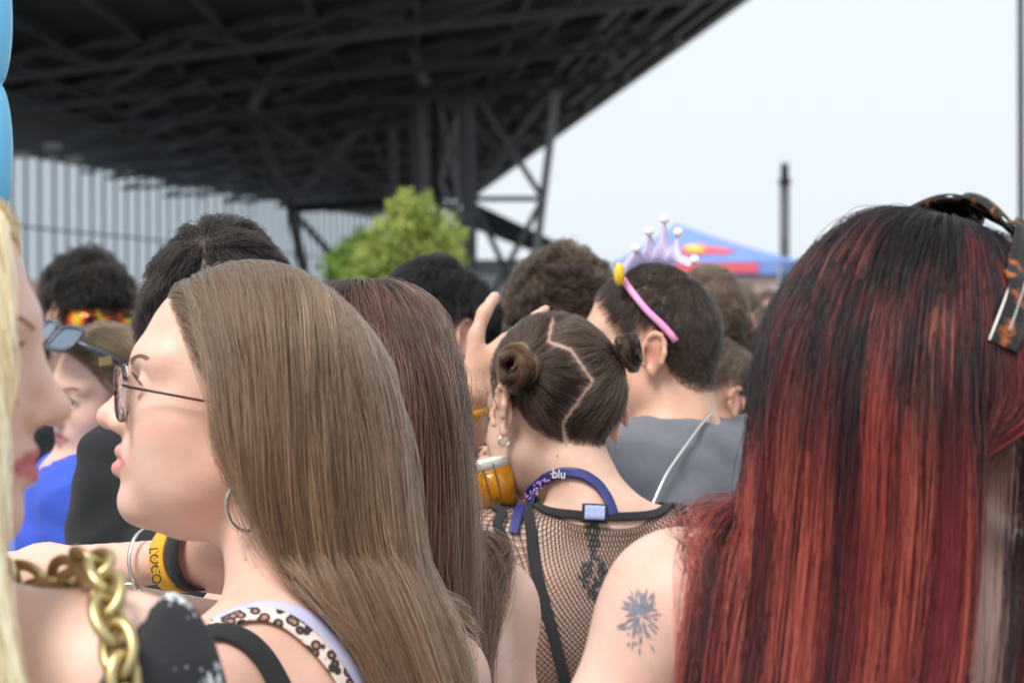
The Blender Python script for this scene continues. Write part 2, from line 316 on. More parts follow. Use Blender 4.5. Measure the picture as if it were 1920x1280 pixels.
def person(name, label, px, py, d, f, pitch=0, roll=0, body=None, male=False, sc=1.0, skin=(.60, .385, .285), scalp=None, sh=None, drop=.225, lean=.03, side=0.0,
           res=.004, hc=.014, arms=None, fine_extra=(), group=None, lip=(.52, .24, .21), hairline=None, bulk=1.0, armr=1.0, neck=.15, trap=.052, neckr=1.0, shz=(0, 0), hands=None, nape=0):
    Q = Person(); O = P(px, py, d); R = frame(f, pitch, roll); bf = unit(np.array([*(body or f), 0.])); br = np.cross(bf, [0, 0, 1.]); z = np.array([0, 0, 1.])
    sc *= 1.04 if male else 1.0; sh = sh or (.185 if male else .16)
    Q.O, Q.R, Q.sc, Q.bf, Q.br = O, R, sc, bf, br
    NB = O - bf*lean + br*side - z*neck*sc; Q.NB = NB; b = bulk
    SH = [NB - br*sh - z*(drop - neck + shz[0]), NB + br*sh - z*(drop - neck + shz[1])]; Q.SH = SH
    base = np.array([NB[0], NB[1], 0.]); Q.base = base
    arms = arms or {}; A = []
    for i, s in enumerate((-1, 1)):
        if i in arms: A.append((SH[i], np.asarray(arms[i][0]), np.asarray(arms[i][1])))
        else:
            e = SH[i] + br*s*.05 - z*.28 - bf*.02; A.append((SH[i], e, e - z*.22 + bf*.10 - br*s*.02))
    Q.A = A; hip = NB - z*.56
    allp = np.array([O, *SH, *[q for a in A for q in a], hip]); lo = allp.min(0) - .24; hi = allp.max(0) + .24; lo[2] = -.01; hi[2] = max(hi[2], O[2] + .19)
    fine = [[(O[i] - .135*sc, O[i] + .135*sc)] for i in range(3)]
    for c, r in fine_extra:
        for i in range(3): fine[i].append((c[i] - r, c[i] + r))
    F = Field(*[axis(lo[i], hi[i], fine[i], res, hc) for i in range(3)]); Q.F = F
    # the body as tagged primitives, so that garments can be grown from them
    Pm = []
    add = lambda t, kind, *a: Pm.append((t, kind, a))
    w_ = sh/.16
    add('torso', 'e', NB - z*.16 + bf*.005, (.135*w_*b, .098*b, .175), np.stack([br, bf, z], 1), .05)
    for s, S in zip((-1, 1), SH):
        add('torso', 'c', NB - z*.02 - bf*.012, S - z*.005, trap*b, .054*b, .05 if trap > .05 else .03)
        add('torso', 'e', NB + br*s*.075*w_ - z*.16 - bf*.055, (.062*w_, .035, .09), np.stack([br, bf, z], 1), .05)
    if not male:
        for s in (-1, 1): add('torso', 'e', NB + br*s*.075 - z*.24 + bf*.085, (.062, .06, .062), np.stack([br, bf, z], 1), .03)
    add('torso', 'e', NB - z*.38, ((.125 if male else .112)*b*w_**.5, .09*b, .16), np.stack([br, bf, z], 1), .06)
    add('hip', 'e', hip, (.155*b, .115*b, .13), np.stack([br, bf, z], 1), .06)
    for s in (-1, 1):
        h0 = hip + br*s*.085 - z*.04; k0 = np.array([h0[0], h0[1], .47]) + bf*.015; a0 = np.array([h0[0], h0[1], .085]) - bf*.02
        add('leg', 'c', h0, k0, .085*b, .056, .03); add('leg', 'c', k0, a0, .056, .038, .02); add('foot', 'c', a0 - z*.04, a0 - z*.05 + bf*.15, .042, .032, .03)
    ar = (1.15 if male else .92)*armr
    for i, (S, e, wq) in enumerate(A):
        add('arm%d' % i, 'c', S, e, .05*ar*b, .037*ar, .035); add('fore%d' % i, 'c', e, e + (wq - e)*.35, .037*ar, .038*ar, .02); add('fore%d' % i, 'c', e + (wq - e)*.35, wq, .038*ar, .025*ar, .02)
    Q.prims = Pm
    for t, k, a in Pm: F.cone(*a[:4], k=a[4]) if k == 'c' else F.ell(a[0], a[1], a[2], a[3])
    nk = (.056 if male else .047)*neckr
    F.cone(O + R @ (np.array([0, -.022, -.035])*sc), NB - bf*.005 - z*.01, nk*sc, nk*sc*1.12, .03)
    F.cone(O + R @ (np.array([0, -.03, -.07])*sc), NB - bf*.03 - z*.06, .04*sc*neckr, .05*sc*neckr, .05 if neckr == 1 else .02)
    head(F, O, R, sc, male)
    for i, (S, e, wq) in enumerate(A):
        if hands and i in hands: hand(F, wq, **hands[i])
        else:
            dr = unit(wq - e); sx = unit(np.cross(dr, br)); hand(F, wq, np.stack([sx, np.cross(dr, sx), dr], 1), 1.0)
    V, Fc = F.mesh(); q = (V - O) @ R / sc; Q.q = q; Q.V = V; Q.Fc = Fc
    hl = hairline or HAIRLINE; near = (np.abs(q) < .16).all(1)
    Q.scalpmask = near & (q[:, 2] > np.interp(q[:, 1], *hl)) & (np.abs(q[:, 0]) < .0775)
    col = np.tile(np.array(skin), (len(V), 1)); g = lambda c, r: np.exp(-(((q - c)/r)**2).sum(1))
    red = sum(g((s*.045, .075, -.02), (.025, .04, .022)) for s in (-1, 1))*.5 + g((0, .122, -.02), (.014, .014, .012))*.45 + sum(g((s*.083, -.01, .005), (.012, .022, .03)) for s in (-1, 1))*.8
    col *= (1 - np.clip(red, 0, 1)[:, None]*np.array([.02, .22, .22])); 
    lz = np.abs(q[:, 2] + .0545); lw = np.clip(1 - np.abs(q[:, 0])/.028, 0, 1)**.5; lipm = np.clip((.0125*lw - lz)/.0025, 0, 1)*(q[:, 1] > .080)*near
    col = col*(1 - lipm[:, None]) + np.array(lip)*lipm[:, None]
    ua = np.linspace(-1.2, 1.2, 25); lid = np.concatenate([np.array([s*.0315, .0795, .0105]) + .0150*np.stack([np.sin(ua), np.cos(ua)*np.cos(.44*np.cos(1.2*ua)), np.cos(ua)*np.sin(.44*np.cos(1.2*ua))], 1) for s in (-1, 1)]); ev = near & (q[:, 1] > .06) & (np.abs(q[:, 2] - .012) < .015); ld = np.full(len(V), 1.); ld[ev] = np.sqrt(((q[ev][:, None] - lid[None])**2).sum(2)).min(1); col *= (1 - .82*np.clip(1.6 - ld/.0016, 0, 1))[:, None]
    if scalp is not None:
        md = np.clip((q[:, 2] - np.interp(q[:, 1], *hl) - .002)/.012, 0, 1)*Q.scalpmask; col = col*(1 - md[:, None]) + (np.array(scalp)*.8 + np.array(skin)*.06)*md[:, None]
    Q.root = empty(name, base); tag(Q.root, label, 'person', group)
    Q.body = mesh_obj('body', V, Fc, SKIN, Q.root, True, col)
    for s in (-1, 1):        # eyeballs
        m = MB(); m.ball((0, 0, 0), .0124*sc, 20, 14); vv = np.array(m.v); u = unit(vv); cc = np.tile([.78, .74, .71], (len(vv), 1)); cc[u[:, 2] > .90] = (.16, .19, .2); cc[u[:, 2] > .972] = (.01, .01, .01)
        Rz = np.stack([R[:, 0], -R[:, 2], R[:, 1]], 1); mesh_obj('eye', vv @ Rz.T + O + R @ (np.array([s*.0315, .0795, .0105])*sc), m.f, EYEM, Q.root, True, cc)
    return Q
EYEM = attr_mat('eyeball', .12, 0, .5, namt=.01, bump=0)
def garment(Q, name, tags, mat, off=.010, neck=None, sleeve=None, cuts=(), hc=.009, parent=None, wave=.003, extra=(), zmin=None, cols=None, k=None, smax=None):
    """a garment grown from the body's own primitives; neck = (centre, radius) of the opening, sleeve = share of the upper arm covered"""
    pr = [(t, kd, a) for t, kd, a in Q.prims if any(t.startswith(x) for x in tags)]
    pts = []
    for t, kd, a in pr:
        if kd == 'c': pts += [a[0] - .15, a[0] + .15, a[1] - .15, a[1] + .15]
        else: pts += [a[0] - max(a[1]) - .05, a[0] + max(a[1]) + .05]
    lo = np.min(pts, 0); hi = np.max(pts, 0)
    if zmin is not None: lo[2] = max(lo[2], zmin)
    G = Field(*[axis(lo[i], hi[i], [], hc, hc) for i in range(3)])
    for t, kd, a in pr:
        if t.startswith('arm'):
            e = a[0] + (a[1] - a[0])*(sleeve or 1.0); G.cone(a[0], e, a[2] + off, a[3] + off + (.014 if sleeve else 0), a[4])
        elif kd == 'c': G.cone(a[0], a[1], a[2] + off, a[3] + off, a[4])
        else: G.ell(a[0], np.array(a[1]) + off, a[2], a[3])
    for fn in extra: fn(G)
    if sleeve:
        for t, kd, a in pr:
            if t.startswith('arm'):      # square-cut cuff
                dr = unit(a[1] - a[0]); e = a[0] + (a[1] - a[0])*(sleeve + .02)
                X = ((G.ax[0] - e[0])[:, None, None]*dr[0] + (G.ax[1] - e[1])[None, :, None]*dr[1] + (G.ax[2] - e[2])[None, None, :]*dr[2])
                rr = (G.ax[0] - e[0])[:, None, None]**2 + (G.ax[1] - e[1])[None, :, None]**2 + (G.ax[2] - e[2])[None, None, :]**2
                G.v = np.where(rr < .11**2, np.maximum(G.v, X), G.v).astype(np.float32)
    if neck is not None: G.ell(neck[0], neck[1], np.stack([Q.br, Q.bf, [0, 0, 1.]], 1) if len(neck) < 3 else neck[2], .006, '-')
    for p, n in cuts: G.cut(p, n)
    V, Fc = G.mesh()
    if len(V) == 0: return None
    _, g = G.sample(V); wv = np.sin(V[:, 0]*47 + 3*np.sin(V[:, 2]*31)) * np.sin(V[:, 2]*39 + V[:, 1]*23 + 2*np.sin(V[:, 0]*19)); V = V + g*(wv*wave)[:, None]
    o = mesh_obj(name, V, Fc, mat, parent or Q.root, True, cols(V) if cols else None); Q.last = G; setattr(Q, 'G_' + name, G); return o
def dress_low(Q, mat, shoe):
    garment(Q, 'trousers', ('hip', 'leg'), mat, .012, hc=.018, wave=.004)
    a = [x for t, k, x in Q.prims if t == 'foot']
    for x in a:
        m = MB(); Rr = np.stack([Q.br, Q.bf, [0, 0, 1.]], 1); c = (x[0] + x[1])/2; m.ball((c[0], c[1], .05), (.052, .135, .05), 14, 10, Rr)
        v = np.array(m.v); v[:, 2] = np.maximum(v[:, 2], .012); m.v = [tuple(q) for q in v]; m.box((c[0], c[1], .009), (.094, .25, .018), Rr); m.build('shoe', shoe, Q.root, True)
def ribbon(Q, name, pts, wd, mat, F=None, clear=.004, parent=None, n=40, thick=.0016, cols=None):
    F = F or Q.F; pts = np.asarray(pts, float); t = np.linspace(0, len(pts)-1, n); p = np.stack([np.interp(t, range(len(pts)), pts[:, i]) for i in range(3)], 1)
    for _ in range(6): p[1:-1] = (p[:-2] + p[2:] + 2*p[1:-1])/4
    p = F.project(p, clear)
    for _ in range(3): p[1:-1] = (p[:-2] + p[2:] + 2*p[1:-1])/4
    p = F.project(p, clear)
    tan = unit(np.gradient(p, axis=0)); _, g = F.sample(p); sd = unit(np.cross(tan, g)); rows = []
    for k in np.linspace(-.5, .5, 5):
        r = F.project(p + sd*wd*k, clear, 6); rows.append(r)
    V = np.stack(rows, 1); _, g2 = F.sample(V.reshape(-1, 3)); V2 = V + g2.reshape(V.shape)*thick; W = np.concatenate([V.reshape(-1, 3), V2.reshape(-1, 3)]); m = n*5; Fq = []
    for i in range(n-1):
        for k in range(4):
            a = i*5+k; Fq += [(a, a+1, a+6, a+5), (m+a, m+a+5, m+a+6, m+a+1)]
        a = i*5; Fq += [(a, a+5, m+a+5, m+a), (a+4, m+a+4, m+a+9, a+9)]
    return mesh_obj(name, W, Fq, mat, parent or Q.root, True, cols(W) if cols else None)
def cast(Q, pts, start=1.0, clear=.003, F=None):
    V = np.array([P(x, y, 2.0) for x, y in pts]); rd = unit(V - np.array([0, 0, EYE])); p = rd*start + np.array([0, 0, EYE])
    for _ in range(140): p = p + rd*np.clip((F or Q.F).sample(p, False) - clear, -.02, .03)[:, None]
    return p
# ------------------------------------------------------------------ hair
def roots(Q, N, keep=None):
    V, Fc, m = Q.V, Q.Fc, Q.scalpmask
    f = Fc[m[Fc].all(1)]; a = V[f[:, 0]]; ab = V[f[:, 1]] - a; ad = V[f[:, 3]] - a
    ar = np.linalg.norm(np.cross(ab, ad), axis=1); pk = RNG.choice(len(f), N, p=ar/ar.sum()); u, v = RNG.random((2, N, 1)); p = a[pk] + ab[pk]*u + ad[pk]*v
    p = p[np.random.default_rng(3).permutation(N)]
    if keep is not None: p = p[keep((p - Q.O) @ Q.R / Q.sc, p)]
    return p
def trace(Q, p, L, n, flow, layer, a=.25, init=None, F=None, hug=0.0):
    F = F or Q.F; p = F.project(p, .0, 3); Q.q0 = (p - Q.O) @ Q.R / Q.sc; _, g = F.sample(p); d = unit(g*.5 + (init if init is not None else 0)); st = (L/(n-1))[:, None]; outp = [p.copy()]
    for k in range(1, n):
        Fl = flow((p - Q.O) @ Q.R / Q.sc, p, k/(n-1)); d = unit(d*(1-a) + Fl*a); p = p + d*st
        for _ in range(2):
            s, g = F.sample(p); tg = layer*min(1, k/5); pen = np.clip(tg - s, 0, .03)[:, None]; p = p + g*pen
        dn = (d*g).sum(1, keepdims=True); d = np.where(pen > 0, d - g*np.minimum(dn, 0), d)
        if hug: d = unit(d - g*(hug*np.clip((s - tg)/.008, 0, 1))[:, None])
        outp.append(p.copy())
    return np.stack(outp, 1)
def clump(S, K, amt, power=1.0, seed=1, spread=None):
    N, n, _ = S.shape; r = np.random.default_rng(seed); c = r.choice(N, K, replace=False); mid = n//3; key = np.concatenate([S[:, 0], S[:, mid]*.7], 1); who = np.empty(N, int)
    for i in range(0, N, 2000): who[i:i+2000] = ((key[i:i+2000, None] - key[c][None])**2).sum(2).argmin(1)
    t = (np.linspace(0, 1, n)**power)[None, :, None]; A = amt*(0.6 + .4*r.random(N))[:, None, None]
    return S*(1 - A*t) + S[c[who]]*(A*t), who
def wobble(S, amp, freq, seed=2, root=.15):
    r = np.random.default_rng(seed); N, n, _ = S.shape; t = np.linspace(0, 1, n)[None, :, None]; o = 0
    for k in range(3): o = o + r.normal(size=(N, 1, 3))*np.sin(t*freq*(1 + k*.7)*(0.8 + .4*r.random((N, 1, 1)))*6.28 + r.random((N, 1, 1))*6.28)/(1 + k)
    return S + o*amp*np.clip(t/root, 0, 1)
def hair_colors(who, N, n, pal, prob, seed=4, root=None, rootlen=.2, var=.18, tipgain=1.0, mixin=.22):
    r = np.random.default_rng(seed); K = who.max()+1; ci = r.choice(len(pal), K, p=np.array(prob)/sum(prob)); pal = np.array(pal)
    c = pal[ci[who]] * (1 + var*r.normal(size=(N, 1))); c = np.clip(c, .002, .95)
    alt = r.random(N) < mixin; c[alt] = np.clip(pal[r.choice(len(pal), alt.sum(), p=np.array(prob)/sum(prob))], .002, .95)
    t = np.linspace(0, 1, n)[None, :, None]; c = c[:, None, :]*(1 + (tipgain - 1)*t)
    if root is not None:
        rl = rootlen*(.5 + r.random((K, 1)))[who][:, :, None]; m = np.clip((t - rl*.6)/(rl*.8 + 1e-6), 0, 1); c = np.array(root)*(1 - m) + c*m
    return np.broadcast_to(c, (N, n, 3))
def taper(n, r, tip=.35): t = np.linspace(0, 1, n); return r*(1 - (1 - tip)*t**2)
def long_hair(Q, name, N, L, flow, pal, prob, rad=.00022, n=46, K=260, cl=.65, thick=.02, wob=.004, root=None, rootlen=.2, keep=None, a=.25, init=None, Lvar=.12, tipgain=1.0, seed=5, var=.16, K2=70, cl2=.45, Fc=None, mixin=.22, mat=None):
    p = roots(Q, N, keep); N = len(p); r = np.random.default_rng(seed); Ls = L*(1 - Lvar*r.random(N)); lay = .003 + thick*r.random(N)**1.3
    S = trace(Q, p, Ls, n, flow, lay, a, init((p - Q.O) @ Q.R / Q.sc, p) if init else None, Fc)
    S, _ = clump(S, K2, cl2, 1.0, seed + 8); S, who = clump(S, K, cl, .8, seed); S = wobble(S, wob, 1.1, seed); fl = r.random(N) < .04; S[fl] = wobble(S[fl], .0045, .7, seed + 1)
    return curves_obj(name, S, taper(n, rad), hair_colors(who, N, n, pal, prob, seed, root, rootlen, var, tipgain, mixin), mat or HAIR, Q.root), S
def short_hair(Q, name, N, L, pal, prob, lift=.5, rad=.0003, n=9, K=250, cl=.5, wob=.002, whorl=(0, -.055, .115), grav=.25, keep=None, Lfun=None, thick=.012, curl=None, seed=6, fwd=0.0, a=.3, freq=1.0, jit=.25, hug=.45):
    p = roots(Q, N, keep); N = len(p); r = np.random.default_rng(seed); q = (p - Q.O) @ Q.R / Q.sc; Ls = L*(.75 + .5*r.random(N))
    if Lfun: Ls = Ls*Lfun(q)
    away = unit(q - np.array(whorl)); away[:, 1] += fwd; away = unit(away + jit*r.normal(size=away.shape)) @ Q.R.T; _, nr = Q.F.sample(Q.F.project(p, 0., 2)); away = unit(away - nr*((away*nr).sum(1, keepdims=True))*.95) + nr*lift*.45
    def flow(qq, pp, t): return away*(1 - .45*t) + np.array([0, 0, -grav])*(.3 + t)
    sm = .5 + .5*np.sin(q @ np.array([61., 47, 39]) + 1)*np.sin(q @ np.array([-43., 71, 57]) + seed); S = trace(Q, p, Ls, n, flow, .002 + thick*(.25 + .75*sm)*r.random(N)**.6, a, away*(1 - lift)*1.2, hug=hug)
    S, who = clump(S, min(K, N), cl, 1.0, seed)
    if curl:
        amp, tw = curl; ph = r.random(who.max()+1)[who]*6.28 + .4*r.normal(size=N); t = np.linspace(0, 1, n); ax1 = unit(r.normal(size=(who.max()+1, 3)))[who]; ax2 = unit(np.cross(ax1, unit(S[:, -1] - S[:, 0])))
        an = ph[:, None] + t[None]*tw*6.28; S = S + amp*np.clip(t/.2, 0, 1)[None, :, None]*(np.cos(an)[..., None]*ax1[:, None] + np.sin(an)[..., None]*ax2[:, None])
    S = wobble(S, wob, freq, seed)
    return curves_obj(name, S, taper(n, rad, .3), hair_colors(who, N, n, pal, prob, seed), HAIR, Q.root)
def brow(Q, col, n=130):
    r = np.random.default_rng(9); p = []; 
    for s in (-1, 1):
        u = r.random(n); x = s*(.012 + .043*u); zz = .031 + .006*np.sin(u*2.3) + .0028*(r.random(n) - .5)*(1.2 - u); p.append(np.stack([x, np.full(n, .1), zz], 1))
    p = np.concatenate(p); p = Q.F.project(Q.O + (p*Q.sc) @ Q.R.T, .0003); dr = np.concatenate([np.tile([s*.9, -.1, .35], (n, 1)) for s in (-1, 1)]) @ Q.R.T
    S = np.stack([Q.F.project(p + dr*.009*t, .0004 + .0006*t, 4) for t in np.linspace(0, 1, 4)], 1)
    curves_obj('eyebrows', S, taper(4, .00022), np.broadcast_to(np.array(col), S.shape), HAIR, Q.root)
    e = []
    for s in (-1, 1):
        u = np.linspace(-1.05, 1.05, 45); c = np.array([s*.0315, .0795, .0105]); ee = .44*np.cos(1.2*u); b0 = c + .0155*np.stack([np.sin(u), np.cos(u)*np.cos(ee), np.cos(u)*np.sin(ee)], 1); dd = np.stack([np.sin(u)*.8, np.cos(u), .35 + 0*u], 1)
        e.append(np.stack([b0 + dd*.0075*t + np.array([0, 0, .0035])*t*t for t in np.linspace(0, 1, 4)], 1))
    S = Q.O + (np.concatenate(e)*Q.sc) @ Q.R.T; curves_obj('eyelashes', S, taper(4, .0003), np.full(S.shape, .012), HAIR, Q.root)
# ------------------------------------------------------------------ the setting
def ground():
    m = MB(); S = 900; m.add([(-S, -60, 0), (S, -60, 0), (S, 1500, 0), (-S, 1500, 0)], [(0, 1, 2, 3)])
    mt = principled('paving', (.25, .245, .235), .85, 0, (.8, .12), .6, 40); o = m.build('ground', mt); tag(o, kind='structure')
ground()
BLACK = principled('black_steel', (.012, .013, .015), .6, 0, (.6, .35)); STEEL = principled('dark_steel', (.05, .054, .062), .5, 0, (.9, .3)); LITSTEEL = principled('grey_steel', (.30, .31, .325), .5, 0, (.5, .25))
SOFFIT = principled('soffit_panel', (.026, .027, .029), .8, 0, (.35, .5)); TAN = principled('tan_steel', (.13, .125, .105), .6, 0, (.4, .3))  # tan steel tone; the long diagonal brace takes it to look lit
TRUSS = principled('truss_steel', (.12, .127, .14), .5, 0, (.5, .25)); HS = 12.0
def S(px, py, dz=0):                # a point on the underside of the stand, 12 m above eye height
    d = HS*FPX/(HOR - py); return np.array([(px - 960)/FPX*d, d, EYE + HS + dz])
def grandstand():
    g = empty('grandstand', (-12, 150, 0)); tag(g, 'huge black steel grandstand with dark ribbed underside and braced legs', 'grandstand')
    o0, o1 = np.array([9.9, 70.]), np.array([-3.25, 215.]); e1 = np.array([-16.4, 272.]); b1 = np.array([-36.4, 166.]); b0 = np.array([-54.6, 70.])
    zb = EYE + HS
    def slab(name, poly, z0, z1, mat):
        n = len(poly); V = [(*p, z0) for p in poly] + [(*p, z1) for p in poly]; F = [tuple(range(n))[::-1], tuple(range(n, 2*n))] + [(i, (i+1) % n, n+(i+1) % n, n+i) for i in range(n)]
        return MB().add(V, F).build(name, mat, g)
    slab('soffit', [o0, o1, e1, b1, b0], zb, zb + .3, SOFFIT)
    # seating deck above, set back and stepped
    for i in range(5):
        k = 1.2 + i*2.0; slab('seating_tier', [o0 + (-k, 0), o1 + (-k, -2), e1 + (-1, -6), b1 + (1, 0), b0 + (1, 0)], zb + .3 + i*.9, zb + .3 + (i+1)*.9, BLACK)
    ed = o1 - o0; en = np.array([-ed[1], ed[0]])/np.linalg.norm(ed)
    for i, (off, z, s_, mt) in enumerate(((.1, -.12, .35, TAN), (1.0, -.3, .22, STEEL), (1.9, -.35, .25, TAN), (3.1, -.4, .22, STEEL), (4.6, -.45, .28, TAN), (6.4, -.5, .22, STEEL))):
        a = o0 + en*off; b = o1 + en*off; MB().bar((*a, zb + z), (*b, zb + z), s_).build('edge_beam', mt, g)
    # girders from the outer edge back across the underside, with purlins and bracing
    for i in range(11):
        t = .02 + i*.096; a = o0 + ed*t + np.array([-.74, .67])*2.6; b = a + np.array([-.74, .67])*(43 if i < 7 else 46 - (i-6)*7)
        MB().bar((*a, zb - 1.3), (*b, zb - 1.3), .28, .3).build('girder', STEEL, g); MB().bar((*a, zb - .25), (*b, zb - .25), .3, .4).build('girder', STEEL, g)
        dv_ = (b - a)/9
        for q in range(9): MB().bar((*(a + dv_*q), zb - (1.3 if q % 2 else .3)), (*(a + dv_*(q+1)), zb - (.3 if q % 2 else 1.3)), .16).build('lattice', STEEL, g)
        if i < 10:
            c = o0 + ed*(t + .096)
            for q in range(3):
                p0 = a + np.array([-.74, .67])*(4 + q*12); p1 = c + np.array([-.74, .67])*(14 + q*12); MB().bar((*p0, zb - .75), (*p1, zb - .75), .22).build('brace', STEEL, g)
    for i in range(1, 10):
        a = o0 + en*(i*4.2) + ed*.03; b = o1 + en*(i*1.9) - ed*.02; MB().bar((*a, zb - .3), (*b, zb - .3), .2, .35).build('purlin', STEEL, g)
    # pale cladding wall below the back edge, and the row of upright fins before it
    wl = bpy.data.materials.new('translucent_cladding'); wl.use_nodes = True; wn = wl.node_tree; tb = wn.nodes.new('ShaderNodeBsdfTranslucent'); tb.inputs[0].default_value = (.50, .56, .62, 1); wn.links.new(tb.outputs[0], wn.nodes['Material Output'].inputs[0]); 
    def sheet(nm, c):
        m_ = bpy.data.materials.new(nm); m_.use_nodes = True; t_ = m_.node_tree.nodes.new('ShaderNodeBsdfTranslucent'); t_.inputs[0].default_value = (*c, 1); m_.node_tree.links.new(t_.outputs[0], m_.node_tree.nodes['Material Output'].inputs[0]); return m_
    red = sheet('red_sheet', (.36, .24, .23)); cream = sheet('cream_sheet', (.55, .55, .45))
    dv = (e1 - b0); nv = unit(np.array([-dv[1], dv[0]]))
    b0e = b0 - unit(e1 - b1)*10
    def wall(name, a, b, z0, z1, th, mt, off=0):
        if mt is not STEEL: return MB().add([(*a, z0), (*b, z0), (*b, z1), (*a, z1)], [(0, 1, 2, 3)]).build(name, mt, g)
        o = unit(np.array([b[1]-a[1], a[0]-b[0]])); a = a + o*off; b = b + o*off; c = b - o*th; d = a - o*th
        V = [(*a, z0), (*b, z0), (*c, z0), (*d, z0), (*a, z1), (*b, z1), (*c, z1), (*d, z1)]
        return MB().add(V, [(3,2,1,0),(4,5,6,7),(0,1,5,4),(1,2,6,5),(2,3,7,6),(3,0,4,7)]).build(name, mt, g)
    
    for a, b in ((b0, b1), (b1, e1)):
        wall('cladding_wall', a, b, 4.6, zb, .4, wl); wall('cladding_wall', a, b, 2.0, 3.0, .4, wl); wall('red_band', a, b, 3.0, 4.6, .3, red); wall('cream_base', a, b, 0, 2.0, .3, cream); wall('rail', a, b, 8.3, 8.45, .1, STEEL, .5)
    fm = None; seg = [(b0, b1), (b1, e1)]; fin = principled('fin_paint', (.22, .245, .25), .5, 0, (.3, .15))
    for a, b in seg:
        L = np.linalg.norm(b - a); u = (b - a)/L; o = np.array([u[1], -u[0]])
        for i in range(int(L/2.5)):
            p = a + u*(i + .5)*2.5 + o*3.0
            if fm is None: ob = MB().box((p[0], p[1], zb/2), (.2, .14, zb)).build('fin', fin, g); fm = ob.data; p0 = p
            else: ob = bpy.data.objects.new('fin', fm); C.objects.link(ob); ob.parent = g; ob.location = (p[0]-p0[0], p[1]-p0[1], 0)
    lm = principled('lamp_white', (.8, .8, .8), .4)
    for px, py in ((40, 284), (140, 291), (168, 316), (236, 319), (100, 266), (101, 290), (349, 326), (382, 347), (427, 348)):
        p = S(px, py - 4, -.6); MB().box(p + (0, 0, .15), (1.1 if px % 2 == 0 else .5, .5, .4)).build('floodlight', lm, g)
    # legs, columns and cross bracing that carry the outer edge
    def mem(pts, d, wd, mt, name='brace'):
        q = [P(x, y, dd) for (x, y), dd in zip(pts, d if hasattr(d, '__len__') else [d]*len(pts))]
        for a, b in zip(q[:-1], q[1:]): MB().bar(a, b, wd).build(name, mt, g)
    gy = HOR + EYE*FPX/116
    mem([(1050, 120), (1018, 372), (984, gy)], 116, .42, LITSTEEL, 'leg'); mem([(880, 120), (884, 372), (886, gy)], 116, .5, TRUSS, 'leg')
    mem([(886, 373), (1016, 373)], 116, .26, TRUSS); mem([(1045, 150), (888, 370)], 116.4, .3, TRUSS); mem([(888, 170), (1014, 366)], 115.6, .3, TRUSS)
    mem([(889, 380), (985, 585)], 116.4, .3, TRUSS); mem([(1014, 380), (905, 585)], 115.6, .3, TRUSS)
    for x, wd, mt in ((776, .4, TRUSS), (790, .22, LITSTEEL), (801, .2, LITSTEEL), (816, .3, BLACK), (824, .26, TRUSS), (856, .26, LITSTEEL), (868, .3, TRUSS)):
        mem([(x, 120), (x + 4, HOR + EYE*FPX/122)], 122, wd, mt, 'column')
    zz = [(866, 190), (826, 340), (866, 420), (828, 520)]
    mem(zz, 121, .24, LITSTEEL); mem([(824, 190), (862, 380), (826, 470)], 121.5, .22, LITSTEEL); mem([(788, 200), (800, 330), (786, 400)], 121.5, .2, LITSTEEL)
    mem([(815, 168), (866, 214), (905, 250), (945, 290)], 118, .45, TAN); mem([(828, 382), (880, 412)], 118, .4, LITSTEEL)
    gl = HOR + EYE*FPX/132
    mem([(734, 180), (738, 400), (740, gl)], 128, .45, TRUSS, 'column'); mem([(722, 190), (541, 382)], 130, .42, TRUSS); mem([(470, 200), (545, 390), (600, gl)], 131, .55, TRUSS, 'leg')
    mem([(425, 170), (600, 295), (728, 352)], 129, .42, TAN); mem([(545, 392), (740, 378)], 130.5, .5, BLACK); mem([(548, 395), (660, 520), (735, gl)], 130.2, .36, TRUSS); mem([(590, -10), (470, 205)], 110, .4, TRUSS); mem([(735, 0), (800, 160)], 100, .4, TRUSS)  # tan diagonal: its lit look is put into the colour
    mem([(1120, 40), (1160, 132)], 98, .45, TAN)
    # low annex with dark roof at the far end
    a = empty('annex_building', (4, 150, 0)); tag(a, 'low grey annex with dark sloping roof behind the steel legs', 'building')
    p0, p1 = P(880, 415, 150), P(1062, 485, 150)
    MB().add([p0, p1, p1 + (0, 12, 0), p0 + (0, 12, 0), p0 + (0, 0, 1.4), p1 + (0, 0, .8), p1 + (0, 12, .8), p0 + (0, 12, 1.4)], [(3,2,1,0),(4,5,6,7),(0,1,5,4),(1,2,6,5),(2,3,7,6),(3,0,4,7)]).build('roof', BLACK, a)
    x0, x1 = P(885, 0, 151)[0], P(1058, 0, 151)[0]; zt = p1[2]
    MB().box(((x0+x1)/2, 156, zt/2), (x1-x0, 8, zt)).build('wall', principled('annex_grey', (.30, .32, .33), .8, 0, (.4, .15)), a)
    MB().box(((x0+x1)/2 - 2, 151.7, 3.3), (x1-x0 - 4.2, .3, 2.6)).build('upper_panel', principled('annex_white', (.62, .63, .64), .7, 0, (.4, .1)), a); MB().box(((x0+x1)/2 - 2, 151.6, 1.0), (x1-x0 - 4.2, .4, 1.9)).build('brick_band', principled('annex_brick', (.34, .22, .19), .85, 0, (3, .25)), a)
grandstand()
